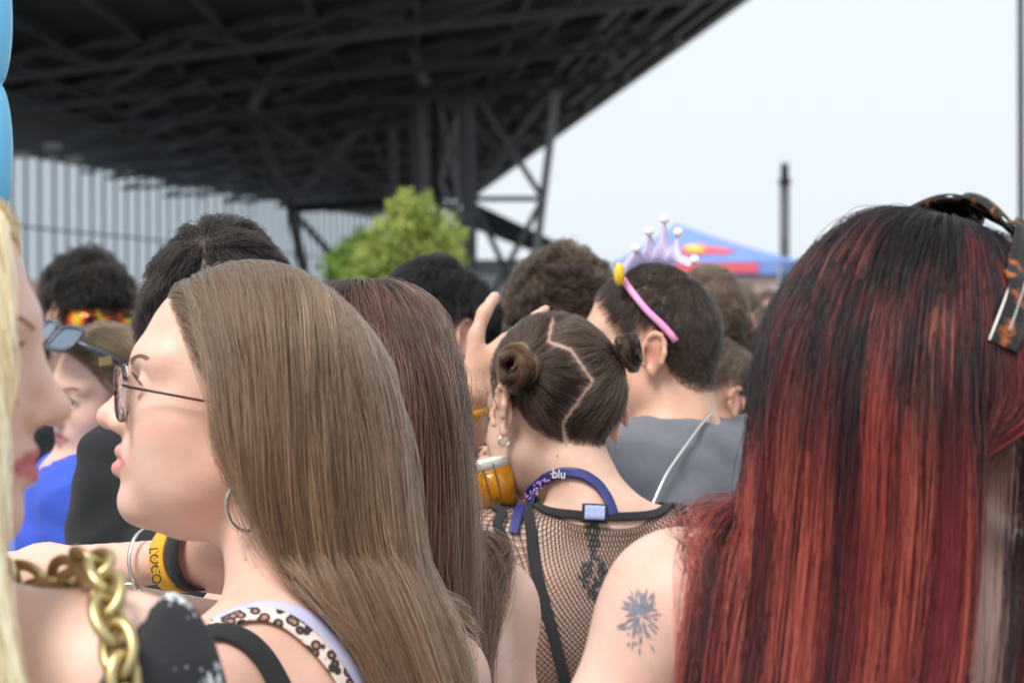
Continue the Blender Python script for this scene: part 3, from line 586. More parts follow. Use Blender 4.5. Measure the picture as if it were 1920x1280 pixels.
def tree(name, label, cx, cy, d, clumps, leafcols, leaf=.16, nper=1500, trunk=.16, seed=1):
    base = P(cx, cy, d); base[2] = 0; t = empty(name, base); tag(t, label, 'tree'); r = np.random.default_rng(seed); m = MB(); top = None
    cs = [(P(x, y, d + dd), rr*d/FPX) for x, y, rr, dd in clumps]; mz = min(c[2] for c, _ in cs)
    m.tube([base, base + (0.05, 0, mz*.5), base + (0, 0, mz)], [trunk, trunk*.8, trunk*.65])
    for c, rr in cs: m.tube([base + (0, 0, mz*.85), (base + (0, 0, mz) + c)/2 + (0, 0, -.1), c], [trunk*.55, trunk*.35, trunk*.12], 6)
    m.build('trunk', principled('bark', (.10, .08, .06), .9, 0, (12, .3)), t, True)
    V = []; Fq = []; cols = []
    for ci, (c, rr) in enumerate(cs):
        n = int(nper*(rr/.9)**2); u = unit(r.normal(size=(n, 3))); rad = rr*(.35 + .65*r.random((n, 1))**.6)*(1 + .18*np.sin(u[:, :1]*7 + ci)*np.sin(u[:, 2:]*6)); pc = c + u*rad
        a = unit(r.normal(size=(n, 3))); b = unit(np.cross(a, u + .6*r.normal(size=(n, 3)))); s = leaf*(.6 + .8*r.random((n, 1)))
        k0 = len(V)*0 + sum(len(x) for x in V); V.append(np.stack([pc - a*s*.6, pc + b*s*.3, pc + a*s*.6, pc - b*s*.3], 1).reshape(-1, 3)); Fq.append(k0 + np.arange(n*4).reshape(n, 4))
        pal = np.array(leafcols)[np.minimum(r.integers(0, len(leafcols), n), len(leafcols)-1)]*(.75 + .5*r.random((n, 1))); cols.append(np.repeat(pal, 4, 0))
    o = mesh_obj('crown', np.concatenate(V), np.concatenate(Fq), LEAF, t, False, np.concatenate(cols)); o['kind'] = 'stuff'; return t
LEAF = attr_mat('leaf', .5, 0, .4, bump=0, namt=.1); _b = LEAF.node_tree.nodes['Principled BSDF']; _b.inputs['Transmission Weight'].default_value = 0.0
tree('plaza_tree', 'round yellow green tree in front of the grandstand legs', 765, 480, 70, [(770, 405, 52, 0), (815, 455, 58, .5), (735, 450, 48, -.4), (760, 490, 62, 0), (840, 485, 40, .4), (705, 490, 50, -.3), (770, 545, 70, 0)], [(.30, .36, .07), (.40, .43, .10), (.17, .26, .05)], seed=3)
tree('green_shrub_tree', 'small darker green tree beside the yellow green tree', 650, 520, 74, [(655, 480, 36, 0), (685, 465, 40, .3), (630, 505, 34, 0), (665, 530, 50, 0)], [(.12, .23, .035), (.16, .27, .04)], seed=4, nper=1300)
tree('conifer', 'bright green conical bush behind the blue tent', 1400, 560, 44, [(1396, 545, 15, 0), (1400, 565, 22, 0), (1403, 590, 28, 0), (1404, 620, 32, 0)], [(.07, .17, .03), (.10, .22, .04)], leaf=.09, nper=5000, trunk=.07, seed=5)
def brick_building():
    g = empty('brick_building', (P(1500, 0, 75)[0], 75, 0)); tag(g, 'long low pinkish brick building beyond the blue tent', 'building')
    m = bpy.data.materials.new('brick_far'); m.use_nodes = True; n = m.node_tree; b = n.nodes['Principled BSDF']; tc = n.nodes.new('ShaderNodeTexCoord'); mp = n.nodes.new('ShaderNodeMapping'); mp.inputs['Rotation'].default_value = (R_(90), 0, 0); br = n.nodes.new('ShaderNodeTexBrick')
    br.inputs['Color1'].default_value = (.36, .20, .17, 1); br.inputs['Color2'].default_value = (.42, .27, .23, 1); br.inputs['Mortar'].default_value = (.5, .47, .44, 1); br.inputs['Scale'].default_value = 2.2; br.inputs['Mortar Size'].default_value = .03
    n.links.new(tc.outputs['Object'], mp.inputs[0]); n.links.new(mp.outputs[0], br.inputs['Vector']); n.links.new(br.outputs[0], b.inputs['Base Color']); b.inputs['Roughness'].default_value = .9
    x0, x1 = P(1290, 0, 75)[0], P(2100, 0, 75)[0]; zt = P(0, 500, 75)[2]
    MB().box(((x0+x1)/2, 79, zt/2), (x1-x0, 8, zt)).build('wall', m, g); MB().box(((x0+x1)/2, 78.9, zt + .12), (x1-x0 + .5, 8.6, .24)).build('coping', principled('coping', (.5, .48, .46), .8), g)
    gl = principled('window_glass', (.05, .06, .07), .15); fr = principled('window_frame', (.7, .7, .7), .5)
    for i in range(7):
        x = x0 + 1.2 + i*2.0; f = MB().box((x, 74.97, 2.0), (1.0, .12, 1.2)).build('window', fr, g); MB().box((x, 74.9, 2.0), (.86, .06, 1.06)).build('pane', gl, f)
brick_building()
def lamp_post(px, ptop, d, wd, label, lean=0):
    b = P(px, 600, d); b[2] = 0; t = empty('lamp_post', b); tag(t, label, 'lamp post'); zt = P(0, ptop, d)[2]; r = wd/2
    MB().tube([b, b + (lean*zt, 0, zt*.92)], r, 14).build('pole', STEEL, t, True); MB().tube([b + (lean*zt, 0, zt*.92), b + (lean*zt, 0, zt)], r*.85, 14).build('lantern', BLACK, t, True)
    MB().tube([b + (lean*zt, 0, zt*.905), b + (lean*zt, 0, zt*.925)], r*1.35, 14).build('collar', BLACK, t, True); MB().tube([b, b + (0, 0, .25)], r*1.6, 14).build('base', BLACK, t, True)
lamp_post(1471, 306, 58, .25, 'dark cylindrical lamp post rising behind the blue tent')
lamp_post(1916, -900, 30, .09, 'thin dark pole beside the red haired woman', -.004)
def tent():
    d = 46; ap = P(1268, 420, d + 1.2); fr = P(1462, 500, d - 1.2); rt = P(1527, 490, d + 1.6); lf = P(1148, 478, d + .4); bk = lf + rt - fr; g = empty('canopy_tent', (ap[0], ap[1], 0)); tag(g, 'blue pop up canopy tent with red and yellow emblem', 'tent')
    blue = principled('tent_blue', (.15, .25, .56), .6, 0, (2, .15)); red = principled('emblem_red', (.62, .09, .12), .6); yel = principled('emblem_yellow', (.85, .50, .06), .6); cor = [lf, fr, rt, bk]; zE = min(c[2] for c in cor); cor = [np.array([c[0], c[1], zE + .12]) for c in cor]
    for i in range(4):
        a, b = cor[i], cor[(i+1) % 4]; n = 10; V = []; 
        for k in range(n+1):
            t = k/n
            for j in range(n+1):
                s = j/n; q = (a*(1-t) + b*t)*(1-s) + ap*s; q = q - np.array([0, 0, .10*math.sin(math.pi*s)*(1 - .5*abs(2*t-1))]); V.append(q)
        MB().add(V, [(k*(n+1)+j, (k+1)*(n+1)+j, (k+1)*(n+1)+j+1, k*(n+1)+j+1) for k in range(n) for j in range(n)]).build('roof_panel', blue, g, True)
        MB().add([a + (0, 0, .01), b + (0, 0, .01), b - (0, 0, .26), a - (0, 0, .26)], [(0, 1, 2, 3)]).build('valance', blue, g)
        MB().tube([a - (0, 0, 0), np.array([a[0], a[1], 0])], .03).build('leg', LITSTEEL, g)
    a, b = cor[0], cor[1]; nrm = unit(np.cross(b - a, ap - a)); nrm = nrm if nrm[1] < 0 else -nrm
    def onp(t, s, off=.02): return (a*(1-t) + b*t)*(1-s) + ap*s - np.array([0, 0, .10*math.sin(math.pi*s)*(1 - .5*abs(2*t-1))]) + nrm*off
    def blob(name, cx, cy, pts, mt, off):
        m = MB(); V = [onp(cx, cy, off)] + [onp(cx + x, cy + y, off) for x, y in pts]; n = len(pts); m.add(V, [(0, 1+i, 1+(i+1) % n) for i in range(n)]).build(name, mt, g)
    bull = [(-.30, .02), (-.24, .12), (-.14, .16), (-.10, .24), (0, .20), (.10, .24), (.13, .15), (.22, .11), (.30, .0), (.20, -.03), (.16, -.10), (.05, -.06), (-.05, -.08), (-.14, -.12), (-.18, -.03)]
    blob('emblem', .62, .30, bull, red, .03); blob('emblem_sun', .58, .40, [(.10*math.cos(x), .10*math.sin(x)) for x in np.linspace(0, 6.28, 18)[:-1]], yel, .05)
    va = (a*.38 + b*.62) - (0, .04, .13); dx = unit(b - a); MB().add([va - dx*.9 + (0, 0, .1), va + dx*.9 + (0, 0, .1), va + dx*.9 - (0, 0, .1), va - dx*.9 - (0, 0, .1)], [(0, 1, 2, 3)]).build('valance_print', red, g)
tent()
def balloon():
    d = 2.6; c = P(-34, 0, d); g = empty('blue_balloon', (c[0], c[1], 0)); tag(g, 'sky blue lobed inflatable column at the edge beside blonde hair', 'inflatable')
    mt = principled('balloon_blue', (.16, .56, .86), .3, 0, None); s = d/FPX; m = MB(); zs = np.linspace(420, -760, 150); pr = []
    for y in zs:
        u = (y - 160)/245.0; k = abs(math.sin(math.pi*(u % 1.0))); pr.append((P(0, y, d)[2], (34 + 24*k**.45)*s))
    pr[0] = (pr[0][0], .004); pr[-1] = (pr[-1][0], .004); n = 36; V = [(c[0] + r*math.cos(a), c[1] + r*math.sin(a), z) for z, r in pr for a in np.linspace(0, 2*math.pi, n, endpoint=False)]
    m.add(V, [(i*n+k, i*n+(k+1) % n, (i+1)*n+(k+1) % n, (i+1)*n+k) for i in range(len(pr)-1) for k in range(n)]).build('tube', mt, g, True)
    MB().tube([(c[0], c[1], pr[0][0]), (c[0] - .02, c[1] + .03, .9), (c[0], c[1], 0.01)], .006, 8).build('stick', LITSTEEL, g, True)
balloon()
# ------------------------------------------------------------------ the crowd
DENIM = fabric('denim', (.07, .10, .17)); DARKCLOTH = fabric('black_cotton', (.014, .0145, .017)); SHOE = principled('white_shoe', (.7, .7, .68), .5); SHOEB = principled('black_shoe', (.03, .03, .03), .5)
SILVER = principled('silver', (.75, .75, .74), .25, 1.0); GOLD = principled('brass', (.58, .48, .24), .42, 1.0); YEL = fabric('wristband_yellow', (.80, .42, .03))
z3 = np.array([0, 0, 1.])
def gravity(q, p, comb=.0, back=None, out=0.0):
    F = np.zeros_like(p); F[:, 2] = -1; return F
# ---- brown haired woman in glasses, in profile
def woman_glasses():
    el = P(-50, 1095, 2.30); wr = P(352, 1046, 2.12)
    Q = person('person', 'woman with long light brown hair and thin glasses in profile', 465, 775, 1.98, (-1, -.07), 8, 0, body=(-.80, .60), skin=(.71, .48, .385), scalp=(.10, .07, .045), sh=.155, drop=.222, lean=.075, res=.0021, hc=.008, lip=(.60, .29, .27),
               arms={1: (el, wr)}, fine_extra=((wr, .03),), shz=(0, .02), armr=.80, hands={1: dict(R=np.stack([unit([0, -.2, 1.]), unit([-.1, -1, -.2]), unit([.95, -.1, -.05])], 1))})
    O, R, sc = Q.O, Q.R, Q.sc; Bk = -R[:, 1]
    def flow(q, p, t):
        F = np.zeros_like(p); F[:, 2] = -1
        top = np.clip((q[:, 2] - .02)/.08, 0, 1); F += Bk*(.22*top*np.clip((q[:, 1] + .02)/.06, 0, 1))[:, None]; F += R[:, 0]*(np.sign(q[:, 0])*np.clip((q[:, 2]-.09)/.03, 0, 1)*.9)[:, None]
        py = HOR - (p[:, 2] - EYE)/p[:, 1]*FPX; pxx = 960 + p[:, 0]/p[:, 1]*FPX
        lb = np.interp(py, [560, 640, 760, 900, 1040, 1130, 1280, 1500], [352, 378, 408, 466, 540, 640, 700, 760]); F[:, 0] += np.clip((lb - pxx)/35, 0, 3); rb = np.interp(py, [600, 850, 1000, 1280, 1500], [700, 775, 812, 870, 900]); F[:, 0] -= np.clip((pxx - rb)/15, 0, 4)
        low = np.clip((.0 - q[:, 2])/.10, 0, 1); F += np.array([.30, .05, 0])*low[:, None]; return F
    pal = [(.20, .112, .063), (.29, .172, .10), (.078, .042, .023), (.42, .27, .165)]
    ini = lambda q, p: np.stack([np.sign(q[:, 0])*.9, -.4 + 0*q[:, 1], .15 + 0*q[:, 0]], 1) @ R.T
    _, Sx = long_hair(Q, 'hair', 15000, .72, flow, pal, (4, 4, 2, 2), .00024, 52, 380, .74, .02, .003, var=.28, root=(.17, .11, .07), rootlen=.12, init=ini, seed=11)
    # loose strands before the ear
    k = RNG.random((26, 1)); p0 = O + (np.stack([-.066 + 0*k[:, 0], .060 - .03*k[:, 0], .055 + 0*k[:, 0]], 1)*sc) @ R.T; tt = np.linspace(0, 1, 40)[None, :, None]
    end = P(520, 1075, 1.90) + RNG.normal(size=(26, 3))*.012; mid = P(400, 800, 1.885) + (k*np.array([.02, 0, 0])) + RNG.normal(size=(26, 3))*.004; mid2 = P(420, 990, 1.87) + RNG.normal(size=(26, 3))*.006
    Bz = p0[:, None]*(1-tt)**3 + 3*mid[:, None]*tt*(1-tt)**2 + 3*mid2[:, None]*tt**2*(1-tt) + end[:, None]*tt**3
    curves_obj('loose_strands', Bz, taper(40, .0003), np.broadcast_to([.28, .19, .12], Bz.shape), HAIR, Q.root)
    brow(Q, (.20, .12, .08), 170)
    # glasses
    T = lambda x, y, zz: O + R @ (np.array([x, y, zz])*sc); g = empty('eyeglasses', T(0, .115, .01)); tag(g, 'thin black metal glasses worn by the woman in profile', 'glasses'); bk = principled('black_metal', (.012, .012, .014), .35, .6); lens = principled('lens', (.92, .96, 1), .02, 0, Transmission_Weight=1.0, IOR=1.18)
    for s in (-1, 1):
        a = np.linspace(0, 2*np.pi, 40, endpoint=False); cx = np.sign(np.cos(a))*np.abs(np.cos(a))**.62; sz = np.sign(np.sin(a))*np.abs(np.sin(a))**.62
        pts = np.array([T(s*(.034 + .027*c), .1075 - .0022*(s*c + .5)*1.0 + .004*zz_, .004 + .0235*zz_) for c, zz_ in zip(cx, sz)]); MB().tube(pts, .0007, 8, True).build('rim', bk, g, True)
        n = len(pts); cc = pts.mean(0); MB().add(np.concatenate([pts, pts + R[:, 1]*.0016, [cc], [cc + R[:, 1]*.0028]]), [((i+1) % n, i, 2*n) for i in range(n)] + [(n+i, n+(i+1) % n, 2*n+1) for i in range(n)] + [(i, (i+1) % n, n+(i+1) % n, n+i) for i in range(n)]).build('lens', lens, g, True)
        MB().tube([T(s*.061, .104, .012), T(s*.0685, .097, .0115), T(s*.074, .06, .010), T(s*.0775, .018, .008), T(s*.079, -.008, .002)], [.0011, .0012, .0011, .001, .001], 8).build('temple', bk, g, True)
    MB().tube([T(-.009, .1135, .012), T(0, .116, .014), T(.009, .1135, .012)], .0009, 8).build('bridge', bk, g, True)
    # hoop earring
    c = P(462, 948, 1.895); a = np.linspace(0, 2*np.pi, 48, endpoint=False); e = tag(MB().tube([c + np.array([.0155*math.cos(t) , .010*math.cos(t+.4), .0215*math.sin(t)]) for t in a], .0021, 8, True).build('hoop_earring', SILVER, None, True), 'large silver hoop earring below the light brown hair', 'earring')
    # clothes: leopard strap over lilac strap, black bag strap, top
    lil = fabric('lilac_cotton', (.52, .52, .75)); leo = bpy.data.materials.new('leopard_print'); leo.use_nodes = True; n = leo.node_tree; b = n.nodes['Principled BSDF']; tc = n.nodes.new('ShaderNodeTexCoord'); v = n.nodes.new('ShaderNodeTexVoronoi'); v.inputs['Scale'].default_value = 120; cr = n.nodes.new('ShaderNodeValToRGB'); e_ = cr.color_ramp.elements
    e_[0].position = .22; e_[0].color = (.40, .20, .12, 1); e_[1].position = .62; e_[1].color = (.75, .62, .56, 1); x = e_.new(.34); x.color = (.03, .025, .03, 1); x = e_.new(.5); x.color = (.03, .025, .03, 1); n.links.new(tc.outputs['Object'], v.inputs[0]); n.links.new(v.outputs['Distance'], cr.inputs[0]); n.links.new(cr.outputs[0], b.inputs['Base Color']); b.inputs['Roughness'].default_value = .8
    st = cast(Q, [(402, 1178), (440, 1158), (490, 1150), (540, 1165), (590, 1205), (630, 1255), (655, 1300)], 1.5)
    ribbon(Q, 'lilac_strap', cast(Q, [(405, 1166), (445, 1146), (500, 1137), (560, 1152), (610, 1195), (648, 1245), (675, 1300)], 1.5), .017, lil, clear=.002); ribbon(Q, 'leopard_strap', st, .014, leo, clear=.0035)
    G = garment(Q, 'top', ('torso',), lil, .006, cuts=[(Q.NB - z3*.15, (0, 0, -1))], hc=.009, wave=.001)
    b2 = tag(ribbon(Q, 'bag_strap', cast(Q, [(375, 1190), (415, 1184), (460, 1200), (495, 1235), (520, 1280), (540, 1330)], 1.5), .019, DARKCLOTH, clear=.004), None)
    # bracelets on the raised wrist
    dr = unit(wr - el)
    def band(name, at, wd, r, mt, label, cat='bracelet'):
        c = wr - dr*at; u = unit(np.cross(dr, z3)); vv = np.cross(dr, u); a = np.linspace(0, 2*np.pi, 32, endpoint=False); V = []
        for k in (-.5, .5):
            for rr in (r, r + .0014): V += [c + dr*wd*k + (u*math.cos(t) + vv*math.sin(t)*1.05)*rr for t in a]
        n = 32; Fq = []
        for i in range(n):
            j = (i+1) % n; Fq += [(i, 2*n+i, 2*n+j, j), (n+i, n+j, 3*n+j, 3*n+i), (i, j, n+j, n+i), (2*n+i, 3*n+i, 3*n+j, 2*n+j)]
        return tag(MB().add(V, Fq).build(name, mt, None, True), label, cat)
    band('bangle', .045, .004, .031, SILVER, 'slim silver bangle with charms on the bent forearm'); 
    bn = band('festival_wristband', .012, .018, .0285, YEL, 'yellow festival wristband with black lettering on the bent wrist', 'wristband'); bl = band('black_wristband', -.008, .016, .0285, DARKCLOTH, 'black woven wristband next to the yellow lettered one', 'wristband')
    def txt(s, size, c, xd, yd, mt, parent, name='lettering'):
        cu = bpy.data.curves.new(name, 'FONT'); cu.body = s; cu.size = size; cu.align_x = 'CENTER'; cu.align_y = 'CENTER'; cu.extrude = .0003; o = bpy.data.objects.new(name, cu); C.objects.link(o); cu.materials.append(mt); me = bpy.data.meshes.new_from_object(o); bpy.data.objects.remove(o); bpy.data.curves.remove(cu); me.materials.clear(); me.materials.append(mt); o = bpy.data.objects.new(name, me); C.objects.link(o)
        zd = unit(np.cross(xd, yd)); M = Matrix(np.stack([unit(xd), unit(yd), zd], 1).tolist()).to_4x4(); M.translation = Vector(np.asarray(c) - base_of(parent)); o.parent = parent; o.matrix_local = M; return o
    Q.txt = txt; cw = wr - dr*.012; fr = unit(np.array([0, -1, 0.]) - dr*(-dr[1])); txt('LOCO', .012, cw + fr*.0315, np.array([.1, 0, -1.]), np.array([1., 0, .1]), DARKCLOTH, bn)
    ch = MB(); c0 = wr - dr*.045 + fr*.033 - z3*.022
    ch.tube([c0 + np.array([.008*math.cos(t), 0, .008*math.sin(t)]) for t in np.linspace(0, 6.28, 20)[:-1]], .0022, 8, True); ch.ball(c0 + (.012, -.002, -.012), .005); ch.tube([c0 + np.array([.012 + .006*math.cos(t), 0, -.02 + .006*math.sin(t)]) for t in np.linspace(0, 6.28, 16)[:-1]], .0016, 6, True)
    tag(ch.build('charms', SILVER, None, True), 'silver charms hanging from the slim bangle', 'charm')
    dress_low(Q, DENIM, SHOE); return Q
W1 = woman_glasses(); TXT = W1.txt
# ---- red streaked hair woman from behind
def woman_red():
    O = P(1740, 735, 1.75); Le = P(1095, 1420, 1.72)
    Q = person('person', 'woman with long red and black streaked hair seen from behind', 1740, 735, 1.75, (.80, .60), 0, 0, body=(.12, 1), skin=(.68, .47, .39), scalp=(.02, .015, .015), sh=.185, drop=.165, lean=.02, res=.004, hc=.0075, bulk=1.12, arms={0: (Le, Le + np.array([-.02, .12, -.20]))})
    R = Q.R; Bk = -R[:, 1]
    def flow(q, p, t):
        F = np.zeros_like(p); F[:, 2] = -1; top = np.clip((q[:, 2] - .02)/.08, 0, 1); F += Bk*(.6*top*np.clip((q[:, 1])/.05, 0, 1))[:, None]; F += R[:, 0]*(np.sign(q[:, 0] - .015)*np.clip((q[:, 2]-.095)/.03, 0, 1)*.8*np.clip((q[:, 1] + .01)/.04, 0, 1))[:, None]
        py = HOR - (p[:, 2] - EYE)/p[:, 1]*FPX; pxx = 960 + p[:, 0]/p[:, 1]*FPX; lb = np.interp(py, [560, 640, 800, 900, 1010, 1280, 1500], [1505, 1480, 1440, 1395, 1290, 1255, 1240]); F[:, 0] += np.clip((lb - pxx)/70, 0, 2)
        y0 = Q.q0[:, 1]; on = np.clip((py - 690)/80, 0, 1)*(Q.q0[:, 0] > .02); F[:, 0] += (-np.clip((pxx - 1838)/25, 0, 2.5)*(y0 < .022) + np.clip((1868 - pxx)/25, 0, 2.5)*(y0 >= .022))*on*(py < 1150)
        low = np.clip((.0 - q[:, 2])/.16, 0, 1); bq = (p - Q.NB); lat = bq @ Q.br; F += Q.br*(-.20*low*np.clip((.05 - q[:, 1])/.06, 0, 1))[:, None] + np.array([0, -.35, 0])*low[:, None]
        frt = np.clip((q[:, 1] - .035)/.03, 0, 1)*low; F += np.array([.25, -.1, 0])*frt[:, None]; return F
    pal = [(.010, .007, .008), (.085, .010, .012), (.19, .019, .022), (.42, .060, .046), (.68, .17, .10)]
    ini = lambda q, p: np.stack([np.sign(q[:, 0] - .015)*.9*np.clip((q[:, 1] + .01)/.04, 0, 1), -.5 + 0*q[:, 1], .15 + 0*q[:, 0]], 1) @ R.T
    long_hair(Q, 'hair', 24000, .74, flow, pal, (3.3, 2.6, 2.8, 2.0, 1.1), .00023, 54, 380, .82, .026, .003, root=(.010, .007, .008), rootlen=.145, init=ini, seed=21, var=.14, K2=60, cl2=.35, mixin=.08, mat=DYED)
    G = garment(Q, 'white_top', ('torso',), fabric('white_cotton', (.74, .70, .72)), .006, cuts=[(Q.NB - z3*.13, (0, 0, -1))], hc=.009, wave=.001)
    ribbon(Q, 'top_strap', [Q.NB + Q.br*.105 - Q.bf*.12 - z3*.14, Q.NB + Q.br*.10 - Q.bf*.07 - z3*.02, Q.NB + Q.br*.105 + z3*.02, Q.NB + Q.br*.10 + Q.bf*.09 - z3*.12], .045, fabric('white_cotton', (.74, .70, .72)), clear=.003)
    # star-burst tattoo on the shoulder
    ink = principled('tattoo_ink', (.16, .185, .23), .6, 0, (150, .35)); m = MB(); r = random.Random(3); V = []; c0 = np.array([1200, 1150.])
    for i in range(150):
        a = r.uniform(0, 6.28); rr = r.uniform(5, 40)*(1.25 if math.sin(a) > .3 else 1); L = r.uniform(8, 24); wq = r.uniform(2, 4.6)
        if math.sin(a) > .2 and abs(math.cos(a)) < .45: rr *= 1.45
        u = np.array([math.cos(a), math.sin(a)]); v = np.array([-u[1], u[0]]); c = c0 + u*rr*np.array([.85, 1.1]); q = [c - u*L/2, c + v*wq/2, c + u*L/2, c - v*wq/2]; V += [P(x, y, 1.70) for x, y in q]
    V = np.array(V); dist = np.full(len(V), 1.2); rd = unit(V - np.array([0, 0, EYE])); p = rd*1.3 + np.array([0, 0, EYE])
    for _ in range(60): p = p + rd*np.clip(Q.F.sample(p, False) - .0006, -.02, .03)[:, None]
    mesh_obj('tattoo', p, np.arange(len(p)).reshape(-1, 4), ink, Q.root)
    # sunglasses pushed up on the crown of the head
    T = lambda x, y, zz: Q.O + R @ (np.array([x, y, zz])*Q.sc); g = empty('sunglasses', T(0, .06, .15)); tag(g, 'tortoiseshell sunglasses pushed up on the red streaked hair', 'sunglasses')
    ts = bpy.data.materials.new('tortoiseshell'); ts.use_nodes = True; n = ts.node_tree; b = n.nodes['Principled BSDF']; tc = n.nodes.new('ShaderNodeTexCoord'); no = n.nodes.new('ShaderNodeTexNoise'); no.inputs['Scale'].default_value = 90; cr = n.nodes.new('ShaderNodeValToRGB'); cr.color_ramp.elements[0].position = .57; cr.color_ramp.elements[0].color = (.008, .005, .004, 1); cr.color_ramp.elements[1].position = .74; cr.color_ramp.elements[1].color = (.42, .11, .015, 1)
    n.links.new(tc.outputs['Object'], no.inputs[0]); n.links.new(no.outputs[0], cr.inputs[0]); n.links.new(cr.outputs[0], b.inputs['Base Color']); b.inputs['Roughness'].default_value = .12
    dk = principled('dark_lens', (.012, .01, .009), .06); up = unit(np.array([0, .55, .83])); fw = unit(np.array([0, .83, -.55]))   # lens plane axes in the head frame
    for s in (-1, 1):
        a = np.linspace(0, 2*np.pi, 36, endpoint=False); cx = np.sign(np.cos(a))*np.abs(np.cos(a))**.75; sz = np.sign(np.sin(a))*np.abs(np.sin(a))**.75
        C0 = np.array([s*.034, .045, .127]); pts = np.array([T(*(C0 + np.array([.033*c, 0, 0]) + np.array([0, .62, -.78])*(-.026*zz) + np.array([0, -.78, -.62])*(.010*((s*c + .4)**2)))) for c, zz in zip(cx, sz)])
        pts = Q.F.project(pts, .023, 8); MB().tube(pts, .0042, 10, True).build('rim', ts, g, True); n_ = 36; cc = pts.mean(0); MB().add(np.concatenate([pts, [cc]]), [(i, (i+1) % n_, n_) for i in range(n_)]).build('lens', dk, g, True)
        A, B_, Cc = T(s*.076, .030, .126), T(s*.104, -.012, .088), T(s*.110, -.044, .036); mm = MB()
        for p0, p1, w0 in ((A, B_, .024), (B_, Cc, .026)):
            mm.bar(p0, p1, .0045, w0)
        q_ = ribbon(Q, 'temple', [A, B_, Cc], .024, ts, clear=.030, parent=g, n=16, thick=.004)
        MB().bar(T(s*.1075, -.006, .098), T(s*.1135, -.038, .048), .0012, .0014).build('core_wire', SILVER, g)
    MB().tube([T(-.007, .049, .132), T(0, .052, .136), T(.007, .049, .132)], .0035, 8).build('bridge', ts, g, True)
    dress_low(Q, DARKCLOTH, SHOEB); return Q
W3 = woman_red()
